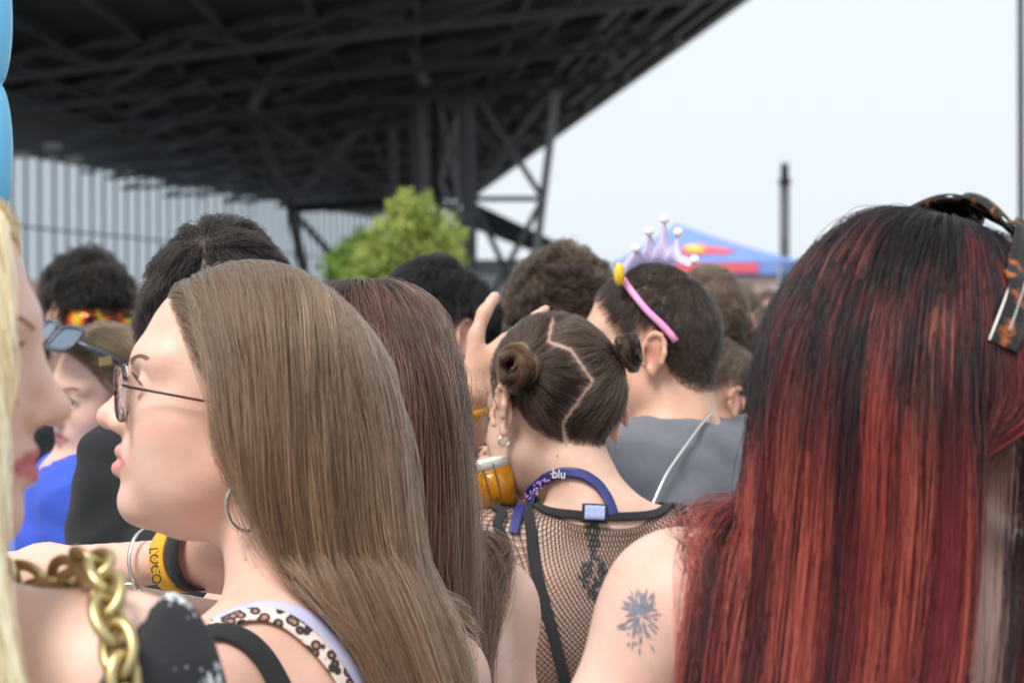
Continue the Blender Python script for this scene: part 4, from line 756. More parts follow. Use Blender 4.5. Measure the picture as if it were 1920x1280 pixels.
# ---- blonde woman, back to the camera, face turned right
def woman_blonde():
    Q = person('person', 'blonde woman with face turned sideways and brass chain bag strap', -246, 692, 1.44, (1, .05), -3, 0, body=(.10, 1), skin=(.78, .55, .45), scalp=(.5, .38, .22), sh=.165, drop=.190, lean=.02, res=.004, hc=.0075, lip=(.55, .18, .20))
    R = Q.R; Bk = -R[:, 1]
    def flow(q, p, t):
        F = np.zeros_like(p); F[:, 2] = -1; top = np.clip((q[:, 2] - .05)/.06, 0, 1); F += R[:, 0]*(np.sign(q[:, 0])*np.clip((q[:, 2]-.09)/.03, 0, 1)*.8)[:, None]
        pxx = 960 + p[:, 0]/p[:, 1]*FPX; py = HOR - (p[:, 2] - EYE)/p[:, 1]*FPX; rb = np.interp(py, [420, 500, 700, 1000, 1100, 1300], [-6, 20, -8, -4, 62, 112]); F[:, 0] -= np.clip((pxx - rb)/30, 0, 3); F[:, 1] -= .25*np.clip(-q[:, 2]/.1, 0, 1); F += np.array([.35, 0, 0])*(np.clip((q[:, 1] - .03)/.03, 0, 1)*np.clip((rb - pxx)/60, 0, 1))[:, None]; return F
    ini = lambda q, p: np.stack([np.sign(q[:, 0])*.9, .1 + 0*q[:, 1], .15 + 0*q[:, 0]], 1) @ R.T
    long_hair(Q, 'hair', 9000, .52, flow, [(.93, .76, .46), (.96, .84, .58), (.84, .63, .33), (.97, .90, .70)], (3, 3, 1, 2), .0003, 40, 200, .6, .016, .003, init=ini, seed=31, mat=BLONDE)
    brow(Q, (.3, .2, .1), 120)
    sh = Q.SH[1]; prt = bpy.data.materials.new('floral_black'); prt.use_nodes = True; n = prt.node_tree; b = n.nodes['Principled BSDF']; tc = n.nodes.new('ShaderNodeTexCoord'); v = n.nodes.new('ShaderNodeTexVoronoi'); v.inputs['Scale'].default_value = 24; no = n.nodes.new('ShaderNodeTexNoise'); no.inputs['Scale'].default_value = 60; ad = n.nodes.new('ShaderNodeVectorMath'); ad.operation = 'SCALE'; ad.inputs['Scale'].default_value = .05; a2 = n.nodes.new('ShaderNodeVectorMath')
    n.links.new(tc.outputs['Object'], a2.inputs[0]); n.links.new(no.outputs['Color'], ad.inputs[0]); n.links.new(ad.outputs[0], a2.inputs[1]); n.links.new(a2.outputs[0], v.inputs[0]); cr = n.nodes.new('ShaderNodeValToRGB'); cr.color_ramp.elements[0].position = .30; cr.color_ramp.elements[0].color = (.72, .76, .76, 1); cr.color_ramp.elements[1].position = .34; cr.color_ramp.elements[1].color = (.015, .015, .018, 1); n.links.new(v.outputs['Distance'], cr.inputs[0]); n.links.new(cr.outputs[0], b.inputs['Base Color']); b.inputs['Roughness'].default_value = .75
    def puff(G):
        G.cone(sh + Q.br*.010 - z3*.008, sh + Q.br*.024 - z3*.11, .052, .056, .03)
    garment(Q, 'floral_top', ('torso',), prt, .007, cuts=[((sh + Q.br*.004), unit(Q.br*.9 - z3*.42))], extra=[puff], hc=.006, wave=.0035)
    # chain strap: separate links laid over the shoulder
    g = empty('chain_strap', P(190, 1180, 1.40)); tag(g, 'chunky brass chain strap on the blonde woman\'s shoulder', 'chain')
    path = np.array([P(20, 1075, 1.50), P(95, 1082, 1.46), P(150, 1112, 1.42), P(195, 1165, 1.39), P(215, 1230, 1.37), P(232, 1310, 1.36), P(250, 1400, 1.36)]); t = np.linspace(0, 6, 200); pp = np.stack([np.interp(t, range(7), path[:, i]) for i in range(3)], 1)
    for _ in range(20): pp[1:-1] = (pp[:-2] + pp[2:] + 2*pp[1:-1])/4
    pp = Q.F.project(pp, .015); 
    for _ in range(10): pp[1:-1] = (pp[:-2] + pp[2:] + 2*pp[1:-1])/4
    s = np.concatenate([[0], np.cumsum(np.linalg.norm(np.diff(pp, axis=0), axis=1))]); pos = np.arange(.01, s[-1]-.01, .0195)
    for i, x in enumerate(pos):
        c = np.array([np.interp(x, s, pp[:, k]) for k in range(3)]); c2 = np.array([np.interp(x + .005, s, pp[:, k]) for k in range(3)]); tn = unit(c2 - c); _, gr = Q.F.sample(c[None]); sd = unit(np.cross(tn, gr[0])); nn = np.cross(sd, tn); th = .75 if i % 2 else -.65; sd2 = sd*math.cos(th) + nn*math.sin(th)
        a = np.linspace(0, 2*np.pi, 24, endpoint=False); MB().tube([c + tn*.0155*math.cos(q) + sd2*.0105*math.sin(q) for q in a], .0037, 8, True).build('link', GOLD, g, True)
    dress_low(Q, DARKCLOTH, SHOEB); return Q
W0 = woman_blonde()
# ---- auburn haired woman behind the woman in glasses
def woman_auburn():
    Q = person('person', 'woman with long straight auburn hair behind the light brown haired woman', 668, 765, 2.40, (-.55, .83), 0, 0, body=(-.62, .78), skin=(.68, .46, .37), scalp=(.06, .035, .025), sh=.15, drop=.215, lean=.03, res=.006, hc=.01, armr=.9)
    R = Q.R; Bk = -R[:, 1]
    def flow(q, p, t):
        F = np.zeros_like(p); F[:, 2] = -1; top = np.clip((q[:, 2] - .02)/.08, 0, 1); F += Bk*(.55*top*np.clip((q[:, 1] + .02)/.06, 0, 1))[:, None]; F += R[:, 0]*(np.sign(q[:, 0])*np.clip((q[:, 2]-.095)/.03, 0, 1)*.8*np.clip((q[:, 1] + .03)/.04, 0, 1))[:, None]
        pxx = 960 + p[:, 0]/p[:, 1]*FPX; py = HOR - (p[:, 2] - EYE)/p[:, 1]*FPX; lo = np.interp(py, [700, 900, 1280], [700, 760, 820]); F[:, 0] += np.clip((lo - pxx)/60, 0, .8)*np.clip(-q[:, 2]/.08, 0, 1); rb = np.interp(py, [600, 700, 800, 950, 1100, 1280], [800, 835, 858, 892, 905, 915]); F[:, 0] -= np.clip((pxx - rb)/25, 0, 3); F[:, 1] -= .3*np.clip(-q[:, 2]/.1, 0, 1); return F
    ini = lambda q, p: np.stack([np.sign(q[:, 0])*.7*np.clip((q[:, 1] + .03)/.04, 0, 1), -.5 + 0*q[:, 1], .15 + 0*q[:, 0]], 1) @ R.T
    long_hair(Q, 'hair', 13000, .70, flow, [(.12, .053, .032), (.18, .085, .050), (.058, .028, .019), (.29, .150, .086)], (4, 3, 3, 1), .00027, 50, 320, .72, .020, .004, var=.26, init=ini, seed=41, root=(.05, .026, .018), rootlen=.1)
    garment(Q, 'dark_top', ('torso',), DARKCLOTH, .007, cuts=[(Q.NB - z3*.15, (0, 0, -1))], hc=.012, wave=.001); dress_low(Q, DENIM, SHOE); return Q
W2 = woman_auburn()
# ---- woman with two buns and a fishnet top
ZZ = np.array([(1040, 560), (1036, 600), (1028, 640), (1070, 655), (1112, 715), (1056, 792), (1064, 860)], float)
def woman_buns():
    hl = (HAIRLINE[0], HAIRLINE[1] + np.array([-.006, -.006, -.002, 0, 0, 0, 0, 0, 0, 0, 0, 0]))
    Q = person('person', 'woman with two hair buns, zigzag parting and black fishnet top', 1042, 778, 2.95, (-.48, .88), -16, 4, body=(-.10, 1), skin=(.66, .46, .36), scalp=(.045, .03, .022), sh=.145, drop=.170, neck=.118, trap=.034, neckr=.84, lean=.05, side=.052, res=.0030, hc=.007, hairline=hl, armr=.9)
    R, O, F = Q.R, Q.O, Q.F; px, py = proj(Q.V)
    # light skin along the parting
    def dline(x, y):
        d = np.full(len(x), 1e9)
        for a, b in zip(ZZ[:-1], ZZ[1:]):
            ab = b - a; t = np.clip(((x - a[0])*ab[0] + (y - a[1])*ab[1])/(ab @ ab), 0, 1); d = np.minimum(d, np.hypot(x - a[0] - t*ab[0], y - a[1] - t*ab[1]))
        return d
    a = Q.body.data.color_attributes['Col']; cc = np.empty(len(Q.V)*4, np.float32); a.data.foreach_get('color', cc); cc = cc.reshape(-1, 4); m = (dline(px, py) < 3.0) & (Q.q[:, 1] < .06) & Q.scalpmask; cc[m, :3] = (.36, .25, .19); a.data.foreach_set('color', cc.ravel())
    bunL = F.project(np.array([P(960, 678, 2.86)]), .0)[0]; bunR = F.project(np.array([P(1150, 672, 2.93)]), .0)[0]
    p = roots(Q, 15000); q = (p - O) @ R/Q.sc; x, y = proj(p); keep = (dline(x, y) > 2.0*(.25 + .9*np.abs(np.sin(y*.11) + .5*np.sin(y*.37 + x*.2)))) | (q[:, 1] > .05); p, q, x, y = p[keep], q[keep], x[keep], y[keep]
    side = np.where(q[:, 1] < .05, x < np.interp(y, ZZ[:, 1], ZZ[:, 0]), q[:, 0] < 0); tgt = np.where(side[:, None], bunL, bunR); L = np.linalg.norm(tgt - p, axis=1)*1.10 + .006; r = np.random.default_rng(5)
    S = trace(Q, p, L, 22, lambda qq, pp, t: unit(tgt - pp), .0015 + .006*r.random(len(p)), .6, unit(tgt - p)); S, who = clump(S, 160, .35, .7, 3); S = wobble(S, .0012, 1.0, 3)
    pal = [(.055, .035, .023), (.088, .056, .037), (.030, .019, .013), (.145, .092, .058)]; curves_obj('hair', S, taper(22, .00026, .8), hair_colors(who, len(p), 22, pal, (4, 3, 3, 1), 4), HAIR, Q.root)
    def bun(c, R1, ax, n, seed):
        r = np.random.default_rng(seed); ax = unit(ax); u = unit(np.cross(ax, [.3, .2, 1.])); v = np.cross(ax, u); m = 40; t = np.linspace(0, 1, m); nl = 15; out_ = []; cols = []
        pal = np.array([(.05, .029, .017), (.11, .058, .029), (.30, .135, .05), (.022, .013, .009)]); per = n//nl
        for k in range(nl):
            a0 = r.random()*6.28; turns = .55 + .5*r.random(); rr_ = R1*(.38 + .5*r.random()) + R1*.10*np.sin(t*7 + r.random()*6); hh = R1*(.05 + 1.05*(1 - (rr_.mean()/R1)**2)*r.random()) + R1*.15*np.sin(t*6 + r.random()*6); an = a0 + t*turns*6.28
            er = np.cos(an)[:, None]*u + np.sin(an)[:, None]*v; path = c + er*rr_[:, None] + ax*hh[:, None]; rho = R1*.21*np.sqrt(r.random(per))[:, None]; fi = r.random(per)[:, None]*6.28 + t[None]*5.5; env = np.clip(np.minimum(t, 1 - t)*5, .35, 1)
            out_.append(path[None] + (rho*env*np.cos(fi))[..., None]*er[None] + (rho*env*np.sin(fi))[..., None]*ax); cols.append(np.clip(pal[r.choice(4, p=[.38, .3, .14, .18])]*(1 + .3*r.normal(size=(per, 1))), .004, 1))
        S = wobble(np.concatenate(out_), .0010, 1, seed); col = np.concatenate(cols)
        return curves_obj('hair_bun', S, np.full(S.shape[:2], .0003), np.broadcast_to(col[:, None], S.shape), HAIR, Q.root)
    _, gl = F.sample(np.array([bunL, bunR])); bun(bunL + gl[0]*.010, .030, gl[0] + np.array([-.2, -.3, .1]), 2400, 1); bun(bunR + gl[1]*.014, .025, gl[1] + np.array([.2, -.1, 0]), 1300, 2)
    # face-framing wisps and nape wisps
    k = 22; st = np.concatenate([np.tile(P(1140, 700, 2.92), (k, 1)), np.tile(P(915, 720, 2.86), (k, 1))]) + r.normal(size=(2*k, 3))*.010; en = np.concatenate([np.tile(P(1145, 850, 2.90), (k, 1)), np.tile(P(908, 800, 2.86), (k, 1))]) + r.normal(size=(2*k, 3))*.014; t = np.linspace(0, 1, 16)[None, :, None]; S = st[:, None]*(1-t) + en[:, None]*t; S = wobble(S, .003, .8, 8)
    curves_obj('wisps', S, taper(16, .00025), np.broadcast_to([.13, .075, .04], S.shape), HAIR, Q.root)
    # fishnet: two families of knotted threads laid on the body
    c0 = Q.NB - z3*.17; th = np.linspace(-2.6, 2.6, 460); ph = np.linspace(-1.1, 1.12, 300); fam = []
    back = -Q.bf
    def hit(TH, PH):
        dr = (np.cos(PH)*np.cos(TH))[:, None]*back + (np.cos(PH)*np.sin(TH))[:, None]*Q.br + np.sin(PH)[:, None]*z3; pp = c0 + dr*.42
        for _ in range(45): pp = pp - dr*np.clip(F.sample(pp, False) - .0022, 0, .05)[:, None]
        return pp
    sp = .058; nn = 150
    for sgn in (1, -1):
        for o in np.arange(-3.9, 3.9, sp):
            tt = np.linspace(-1.05, 1.15, nn); TH = o + sgn*tt*.95; ok = np.abs(TH) < 1.75; fam.append((TH, tt, ok))
    TH = np.concatenate([f[0] for f in fam]); PH = np.concatenate([f[1] for f in fam]); H = hit(TH, PH).reshape(-1, nn, 3); OK = np.stack([f[2] for f in fam])
    zc = Q.NB[2] + .012; lat = (H - Q.NB) @ Q.br; OK &= (H[..., 2] < zc - .25*np.maximum(np.abs(lat) - .06, -.05)*0) & (np.linalg.norm(H - c0, axis=2) < .36) & (F.sample(H.reshape(-1, 3), False).reshape(OK.shape) < .012)
    segs = []
    for h, ok in zip(H, OK):
        i = 0
        while i < nn:
            if ok[i]:
                j = i
                while j+1 < nn and ok[j+1] and np.linalg.norm(h[j+1] - h[j]) < .03: j += 1
                if j - i >= 3: segs.append(h[i:j+1])
                i = j + 1
            else: i += 1
    m = 40; T_ = np.stack([np.stack([np.interp(np.linspace(0, len(s)-1, m), range(len(s)), s[:, k]) for k in range(3)], 1) for s in segs]); o = curves_obj('fishnet', T_, np.full(T_.shape[:2], .00055), np.full(T_.shape, .012), THREAD, Q.root); o['kind'] = 'stuff'
    # solid black edges, straps, bra and back tag
    a = np.linspace(-2.2, 2.2, 60); ring = np.array([Q.NB + z3*.010 + back*math.cos(t)*.075 + Q.br*math.sin(t)*.085 - z3*.010*math.cos(t) for t in a]); ribbon(Q, 'neck_band', ring, .011, DARKCLOTH, clear=.003, n=70)
    S0, S1 = Q.SH
    ribbon(Q, 'bra_strap', [Q.NB - Q.br*.095 + z3*.0 + Q.bf*.02, Q.NB - Q.br*.092 - z3*.06 + back*.07, Q.NB - Q.br*.07 - z3*.16 + back*.11, Q.NB - Q.br*.045 - z3*.26 + back*.11], .014, DARKCLOTH, clear=.004)
    ribbon(Q, 'bra_strap', [Q.NB + Q.br*.095 + z3*.0 + Q.bf*.02, Q.NB + Q.br*.092 - z3*.06 + back*.07, Q.NB + Q.br*.07 - z3*.16 + back*.11, Q.NB + Q.br*.045 - z3*.26 + back*.11], .014, DARKCLOTH, clear=.004)
    for s, S_ in ((-1, S0), (1, S1)):    # ruffled armhole seams
        a = np.linspace(-.3, 3.6, 40); u = unit(Q.br*s*.2 + z3); ribbon(Q, 'shoulder_seam', [S_ - Q.br*s*.012 + (back*math.sin(t) + z3*math.cos(t))*.075 + Q.br*s*.010*math.sin(9*t) for t in a], .012, DARKCLOTH, clear=.005, n=60)
    garment(Q, 'black_lace_top', ('torso',), DARKCLOTH, .006, cuts=[(Q.NB - z3*.225, unit(np.array([.25, 0, -1])))], hc=.008, wave=.002)
    tg = P(1115, 948, 2.80); ribbon(Q, 'size_label_backing', [tg + np.array([-.022, 0, 0]), tg, tg + np.array([.022, 0, 0])], .024, DARKCLOTH, clear=.006, n=10); ribbon(Q, 'size_label', [tg + np.array([-.016, 0, 0]), tg, tg + np.array([.016, 0, 0])], .018, principled('label_cloth', (.32, .36, .60), .8, 0, (700, .9)), clear=.0085, n=10)
    ink = principled('dark_ink', (.075, .082, .09), .6, 0, (150, .35)); V = []; rr = random.Random(5)
    def leafq(cx, cy, a, L, wd): u = np.array([math.cos(a), math.sin(a)]); v = np.array([-u[1], u[0]]); c = np.array([cx, cy]); V.extend(P(*q, 2.9) for q in (c - u*L/2, c + v*wd/2, c + u*L/2, c - v*wd/2))
    for i in range(120):
        y = rr.uniform(970, 1125); w_ = 14*(1 - abs((y - 1000)/45)) if y < 1035 else 30*max(0, 1 - abs((y - 1078)/50)); 
        if w_ > 1: leafq(1113 + rr.uniform(-w_, w_), y, rr.uniform(.9, 2.2), rr.uniform(10, 24), rr.uniform(4, 8))
    V = np.array(V); rd = unit(V - np.array([0, 0, EYE])); pp = rd*2.4 + np.array([0, 0, EYE])
    for _ in range(70): pp = pp + rd*np.clip(F.sample(pp, False) - .0008, -.02, .03)[:, None]
    mesh_obj('tattoo', pp, np.arange(len(pp)).reshape(-1, 4), ink, Q.root)
    # lanyard and small hoop
    lb = principled('lanyard_blue', (.022, .026, .15), .5); NBc = Q.NB + z3*.045; a = np.linspace(-2.3, 2.3, 60)
    la = ribbon(Q, 'lanyard', cast(Q, [(962, 1000), (972, 960), (990, 925), (1020, 898), (1060, 884), (1095, 890), (1122, 908), (1140, 935), (1150, 965)], 2.4), .013, lb, clear=.004, n=70); la.parent = None; la.location = Vector(Q.base); tag(la, 'dark blue printed lanyard round the neck of the bun haired woman', 'lanyard')
    for i in range(26):
        pass
    pr = cast(Q, [(1048, 889)], 2.4, .0085)[0]; _, gg = F.sample(pr[None]); gg = gg[0]; xd = unit(np.cross(z3, gg)); TXT('blu', .016, pr, -xd if xd[0] < 0 else xd, np.cross(gg, xd), SHOE, la)
    dots = MB(); rr = random.Random(2)
    for i in range(40):
        u_ = rr.random(); c = cast(Q, [(985 + 45*u_ + rr.uniform(-7, 7), 935 - 42*u_ + rr.uniform(-7, 7))], 2.4, .0068)[0]; dots.ball(c, .0012, 6, 4)
    dots.build('printed_dots', principled('dot_pink', (.5, .35, .7), .5), la, True)
    ear = O + R @ (np.array([-.081, -.006, -.036])*Q.sc); tag(MB().tube([ear + np.array([.0065*math.cos(t), .003*math.cos(t), .0065*math.sin(t) - .003]) for t in np.linspace(0, 6.28, 30)[:-1]], .0014, 8, True).build('small_earring', SILVER, None, True), 'small silver hoop earring on the bun haired woman\'s ear', 'earring')
    dress_low(Q, DARKCLOTH, SHOEB); return Q
W4 = woman_buns()
# ---- companion facing her, mostly hidden: raised hand with yellow wristband, cup of beer
def companion():
    wr = P(880, 735, 3.12); el = P(862, 985, 3.30); fw = unit(wr - el); hz = unit(np.array([.76, .28, .56])); hx = unit(np.array([-.58, -.05, .80])); hx = unit(hx - hz*(hx @ hz)); hy = np.cross(hz, hx)
    Q = person('person', 'person in purple shirt raising a hand with yellow wristband', 1015, 815, 3.42, (0, -1), -5, 0, body=(-.1, -1), skin=(.64, .42, .31), scalp=(.05, .03, .02), sh=.15, res=.007, hc=.012, arms={1: (el, wr), 0: (P(1110, 1090, 3.35), P(965, 960, 3.12))}, fine_extra=((wr + z3*.08, .11),), armr=.95,
               hands={1: dict(R=np.stack([hx, hy, hz], 1), sc=1.0, curl=(.12, .15, .2, .25), thumb=(.88, .06))})
    short_hair(Q, 'hair', 2500, .05, [(.05, .03, .02), (.08, .05, .03)], (1, 1), .4, .0006, 8)
    garment(Q, 'purple_shirt', ('torso', 'arm'), fabric('purple_jersey', (.09, .075, .30)), .010, neck=(Q.NB + z3*.03, (.075, .07, .06)), sleeve=.55, hc=.012); dress_low(Q, DENIM, SHOE)
    c = wr - fw*.018; u = unit(np.cross(fw, [0, 1., 0])); v = np.cross(fw, u); a = np.linspace(0, 2*np.pi, 32, endpoint=False); V = [c + fw*k*.016 + (u*math.cos(t) + v*math.sin(t))*r for k in (-.5, .5) for r in (.0275, .029) for t in a]; n = 32; Fq = []
    for i in range(n): j = (i+1) % n; Fq += [(i, 2*n+i, 2*n+j, j), (n+i, n+j, 3*n+j, 3*n+i), (i, j, n+j, n+i), (2*n+i, 3*n+i, 3*n+j, 2*n+j)]
    wb = tag(MB().add(V, Fq).build('wristband', YEL, None, True), 'plain yellow wristband on the raised hand beside the hair bun', 'wristband'); MB().box(c + np.array([-.012, -.0265, 0]), (.018, .002, .010)).build('printed_patch', principled('patch_blue', (.35, .5, .8), .5), wb)
    return Q
W6 = companion()
def beer():
    b = P(940, 960, 2.93); t = P(908, 836, 2.93); ax = unit(t - b); g = empty('beer_cup', b); tag(g, 'tilted clear plastic cup of amber beer beside the bun haired woman', 'cup'); L = np.linalg.norm(t - b); r0, r1 = .026, .036; cl = principled('cup_plastic', (.95, .95, .95), .08, 0, Transmission_Weight=1.0, IOR=1.06); u = unit(np.cross(ax, [0, 1., 0])); v = np.cross(ax, u); n = 36; a = np.linspace(0, 2*np.pi, n, endpoint=False)
    def lathe(name, prof, mt):
        V = [b + ax*h + (u*math.cos(q) + v*math.sin(q))*r for h, r in prof for q in a]; return MB().add(V, [(i*n+k, i*n+(k+1) % n, (i+1)*n+(k+1) % n, (i+1)*n+k) for i in range(len(prof)-1) for k in range(n)]).build(name, mt, g, True)
    lathe('cup', [(0, .0005), (0, r0*.9), (.004, r0), (L, r1), (L + .002, r1 + .0015), (L + .002, r1 - .001), (.006, r0 - .001), (.005, .0005)], cl); lathe('beer', [(.007, .0005), (.007, r0 - .0016), (L*.66, r0 + (r1-r0)*.66 - .0016), (L*.66, .0005)], principled('beer', (.80, .30, .012), .1, 0, None, Emission_Strength=0.0)); lathe('foam', [(L*.662, .0005), (L*.662, r0 + (r1-r0)*.66 - .0018), (L*.78, r0 + (r1-r0)*.78 - .0018), (L*.78, .0005)], principled('foam', (.78, .74, .66), .8, 0, (80, .08)))
    pk = MB(); f = -v if v[1] > 0 else v; f = unit(np.array([0, -1, 0]) + ax*ax[1])
    for o, w_, h0, h1 in ((-.006, .0012, .02, .065), (.008, .0012, .02, .06)): pk.bar(b + ax*h0 + u*o + f*.0305, b + ax*h1 + u*o + f*.0335, w_)
    pk.bar(b + ax*.02 + u*-.006 + f*.0305, b + ax*.02 + u*.008 + f*.0305, .0012); pk.build('printed_lines', DARKCLOTH, g)
beer()
# ---- men
def tee(Q, mt, name='t_shirt', sl=.6, off=.012, hc=.010, nr=(.064, .072, .042), nz=.050):
    c, s = math.cos(.42), math.sin(.42); u = z3*c + Q.bf*s; return garment(Q, name, ('torso', 'arm'), mt, off, neck=(Q.NB + z3*nz + Q.bf*.012, nr, np.stack([Q.br, np.cross(u, Q.br), u], 1)), sleeve=sl, hc=hc, wave=.004)
DARKHAIR = [(.013, .010, .009), (.022, .017, .014), (.008, .007, .006)]
def man_crown():
    Q = person('person', 'man in grey t shirt wearing a pink toy crown headband', 1228, 662, 3.3, (-.97, .22), 0, 0, body=(-.65, .76), male=True, skin=(.62, .40, .29), scalp=(.035, .026, .02), sc=.93, sh=.168, drop=.172, neck=.142, lean=.03, res=.004, hc=.009)
    fade = lambda q: np.clip((q[:, 2] + .01)/.07, .18, 1)
    short_hair(Q, 'hair', 11000, .013, [(.030, .021, .016), (.048, .034, .026), (.018, .013, .011)], (1, 1, 1), .25, .00030, 7, 500, .08, .0005, Lfun=fade, thick=.004, grav=.1, jit=.10)
    tee(Q, fabric('grey_cotton', (.15, .157, .182)), off=.016, hc=.008, sl=.7); dress_low(Q, DENIM, SHOE)
    GG = Q.G_t_shirt
    def both(pts): A_, B_ = cast(Q, pts, 2.6, .004), cast(Q, pts, 2.6, .009, GG); return np.where((A_[:, 1] < B_[:, 1])[:, None], A_, B_)
    ch = both(list(zip(np.interp(np.linspace(0, 1, 40), [0, .2, .6, 1], [1334, 1312, 1250, 1206]), np.interp(np.linspace(0, 1, 40), [0, .2, .6, 1], [772, 798, 886, 985]))))
    a = np.linspace(-2.6, 2.6, 80); ch0 = Q.F.project(np.array([Q.NB + z3*.055 - Q.bf*math.cos(t)*.062 + Q.br*math.sin(t)*.066 - z3*(1 - math.cos(t))*.09 for t in a]), .014, 3); 
    for _ in range(6): ch[1:-1] = (ch[:-2] + ch[2:] + 2*ch[1:-1])/4
    tag(MB().tube(ch, .0022, 6).build('neck_chain', SILVER, None, True), 'thin silver neck chain on the grey t shirt', 'necklace')
    T = lambda x, y, zz: Q.O + Q.R @ (np.array([x, y, zz])*Q.sc); g = empty('toy_crown', T(0, .06, .13)); tag(g, 'pink headband with translucent lilac toy crown and white ball tips', 'crown')
    pk = principled('pink_plastic', (.80, .30, .55), .35, 0); li = principled('lilac_plastic', (.74, .66, .90), .3, 0, Transmission_Weight=.45, IOR=1.3); wh = principled('white_plastic', (.85, .85, .88), .3); ye = principled('yellow_glitter', (.80, .52, .03), .4, .2, (300, .5))
    an = np.linspace(-1.75, 1.75, 50); bp = np.array([T(.083*math.sin(t), .062 - .085*(1 - math.cos(t)), .036 + .101*math.cos(t)) for t in an]); bp = Q.F.project(bp, .010, 6)
    for _ in range(8): bp[1:-1] = (bp[:-2] + bp[2:] + 2*bp[1:-1])/4
    MB().tube(bp, .0050, 8).build('headband', pk, g, True)
    # crown plate standing on the band, five curved points
    bx = np.array([(1163, 528), (1178, 508), (1200, 498), (1225, 494), (1250, 493), (1272, 494), (1288, 499)], float); tx = np.array([(1150, 505), (1171, 490), (1192, 466), (1204, 474), (1217, 434), (1231, 462), (1246, 411), (1258, 463), (1271, 436), (1279, 477), (1302, 487), (1296, 499)], float); W = 67; tt = np.linspace(0, 1, W); V = []; Fq = []; tip = []
    bi = np.stack([np.interp(tt, np.linspace(0, 1, len(bx)), bx[:, k]) for k in range(2)], 1); ti = np.stack([np.interp(tt, np.linspace(0, 1, len(tx)), tx[:, k]) for k in range(2)], 1); dd = np.array([0, .003, 0]); dep = lambda t: 3.245 + .07*(2*t - 1)**2*0 + .055*math.sin(math.pi*t)
    for i in range(W):
        b_, t_ = P(*bi[i], dep(tt[i])), P(*ti[i], dep(tt[i]) + .012); V += [b_, (b_ + t_)/2 - dd*1.2, t_, b_ + dd, (b_ + t_)/2 - dd*.2, t_ + dd]
    tip = [P(*tx[k], dep(k/(len(tx)-1)) + .012) for k in (2, 4, 6, 8, 10)]
    for i in range(W-1):
        a_, b_ = i*6, (i+1)*6; Fq += [(a_, b_, b_+1, a_+1), (a_+1, b_+1, b_+2, a_+2), (a_+3, a_+4, b_+4, b_+3), (a_+4, a_+5, b_+5, b_+4), (a_+2, b_+2, b_+5, a_+5), (a_, a_+3, b_+3, b_)]
    MB().add(V, Fq).build('crown_points', li, g, True)
    for tp in tip: MB().ball(tp, .0072, 12, 8).build('ball_tip', wh, g, True)
    MB().ball(P(1161, 514, 3.235), (.010, .008, .017), 12, 8, Q.R).build('glitter_patch', ye, g, True); return Q
M3 = man_crown()
def man(name, label, px, py, d, f, hairf, shirt, body=None, pitch=0, skin=(.60, .39, .29), scalp=(.03, .023, .019), res=.006, hc=.014, low=None, **kw):
    kw.setdefault('male', True); Q = person('person', label, px, py, d, f, pitch, kw.pop('roll', 0), body=body, skin=skin, scalp=scalp, res=res, hc=hc, **kw); hairf(Q)
    if shirt is not None: tee(Q, shirt, hc=.014 if d > 4.5 else .011)
    dress_low(Q, low or DENIM, SHOE); return Q
sj = P(228, 822, 2.80)
M1 = man('person', 'tall man with thick dark brown hair and black t shirt', 412, 630, 2.82, (.25, .97), lambda Q: short_hair(Q, 'hair', 12000, .045, [(.016, .011, .009), (.028, .020, .016), (.010, .008, .007), (.06, .042, .032)], (3, 2, 3, .6), .08, .00034, 12, 200, .85, .002, jit=.12, grav=.12, Lfun=lambda q: np.clip((q[:, 2] + .07)/.12, .3, 1.1), thick=.018), fabric('black_tee', (.013, .014, .017)), res=.005, hc=.010, sh=.140, side=.042, drop=.195, shz=(-.035, 0))
M2 = man('person', 'man with fluffy black hair and mirrored visor glasses worn backwards', 165, 592, 5.1, (-.62, .78), lambda Q: short_hair(Q, 'hair', 7000, .05, DARKHAIR, (1, 1, 1), .6, .0007, 10, 260, .5, .004, grav=.1, Lfun=lambda q: np.clip((q[:, 2] + .005)/.06, .12, 1.0), thick=.024, curl=(.004, 1.2)), DARKCLOTH)
M4 = man('person', 'man with straight black hair and reddish ear before the yellow green tree', 822, 632, 4.15, (-.88, -.45), lambda Q: short_hair(Q, 'hair', 9000, .045, [(.007, .0065, .007), (.013, .012, .013), (.005, .0045, .005)], (1, 1, 1), .25, .00045, 12, 300, .55, .002, grav=.35, Lfun=lambda q: np.clip((q[:, 2] + .03)/.09, .2, 1.1), thick=.016), fabric('navy_tee', (.02, .025, .06)), res=.005)
M5 = man('person', 'person with curly brown hair behind the raised hand', 1056, 612, 4.3, (.1, 1), lambda Q: short_hair(Q, 'hair', 7000, .062, [(.065, .040, .026), (.10, .064, .042), (.035, .022, .015)], (3, 2, 2), .75, .00055, 22, 170, .75, .002, grav=.18, thick=.026, curl=(.009, 2.0)), DARKCLOTH)
BRN = [(.115, .075, .05), (.18, .122, .082), (.07, .046, .03)]
crop = lambda Q: short_hair(Q, 'hair', 5000, .020, BRN, (1, 1, 1), .35, .0006, 7, 250, .3, .001, Lfun=lambda q: np.clip((q[:, 2] + .01)/.07, .2, 1), thick=.005)
M6 = man('person', 'man with cropped brown hair and pink ear behind the toy crown man', 1332, 615, 5.0, (-.15, .98), crop, DENIM, scalp=(.06, .04, .03))
M7 = man('person', 'short haired young man with black glasses strap behind his ear', 1340, 752, 4.6, (-.92, -.30), crop, DARKCLOTH, scalp=(.09, .065, .045), sc=.93)
tag(ribbon(M7, 'glasses_strap', [M7.O + M7.R @ np.array(q) for q in ((-.078, -.012, .012), (-.078, -.035, .04), (-.07, -.055, .07), (-.055, -.07, .09))], .012, DARKCLOTH, clear=.007), None)
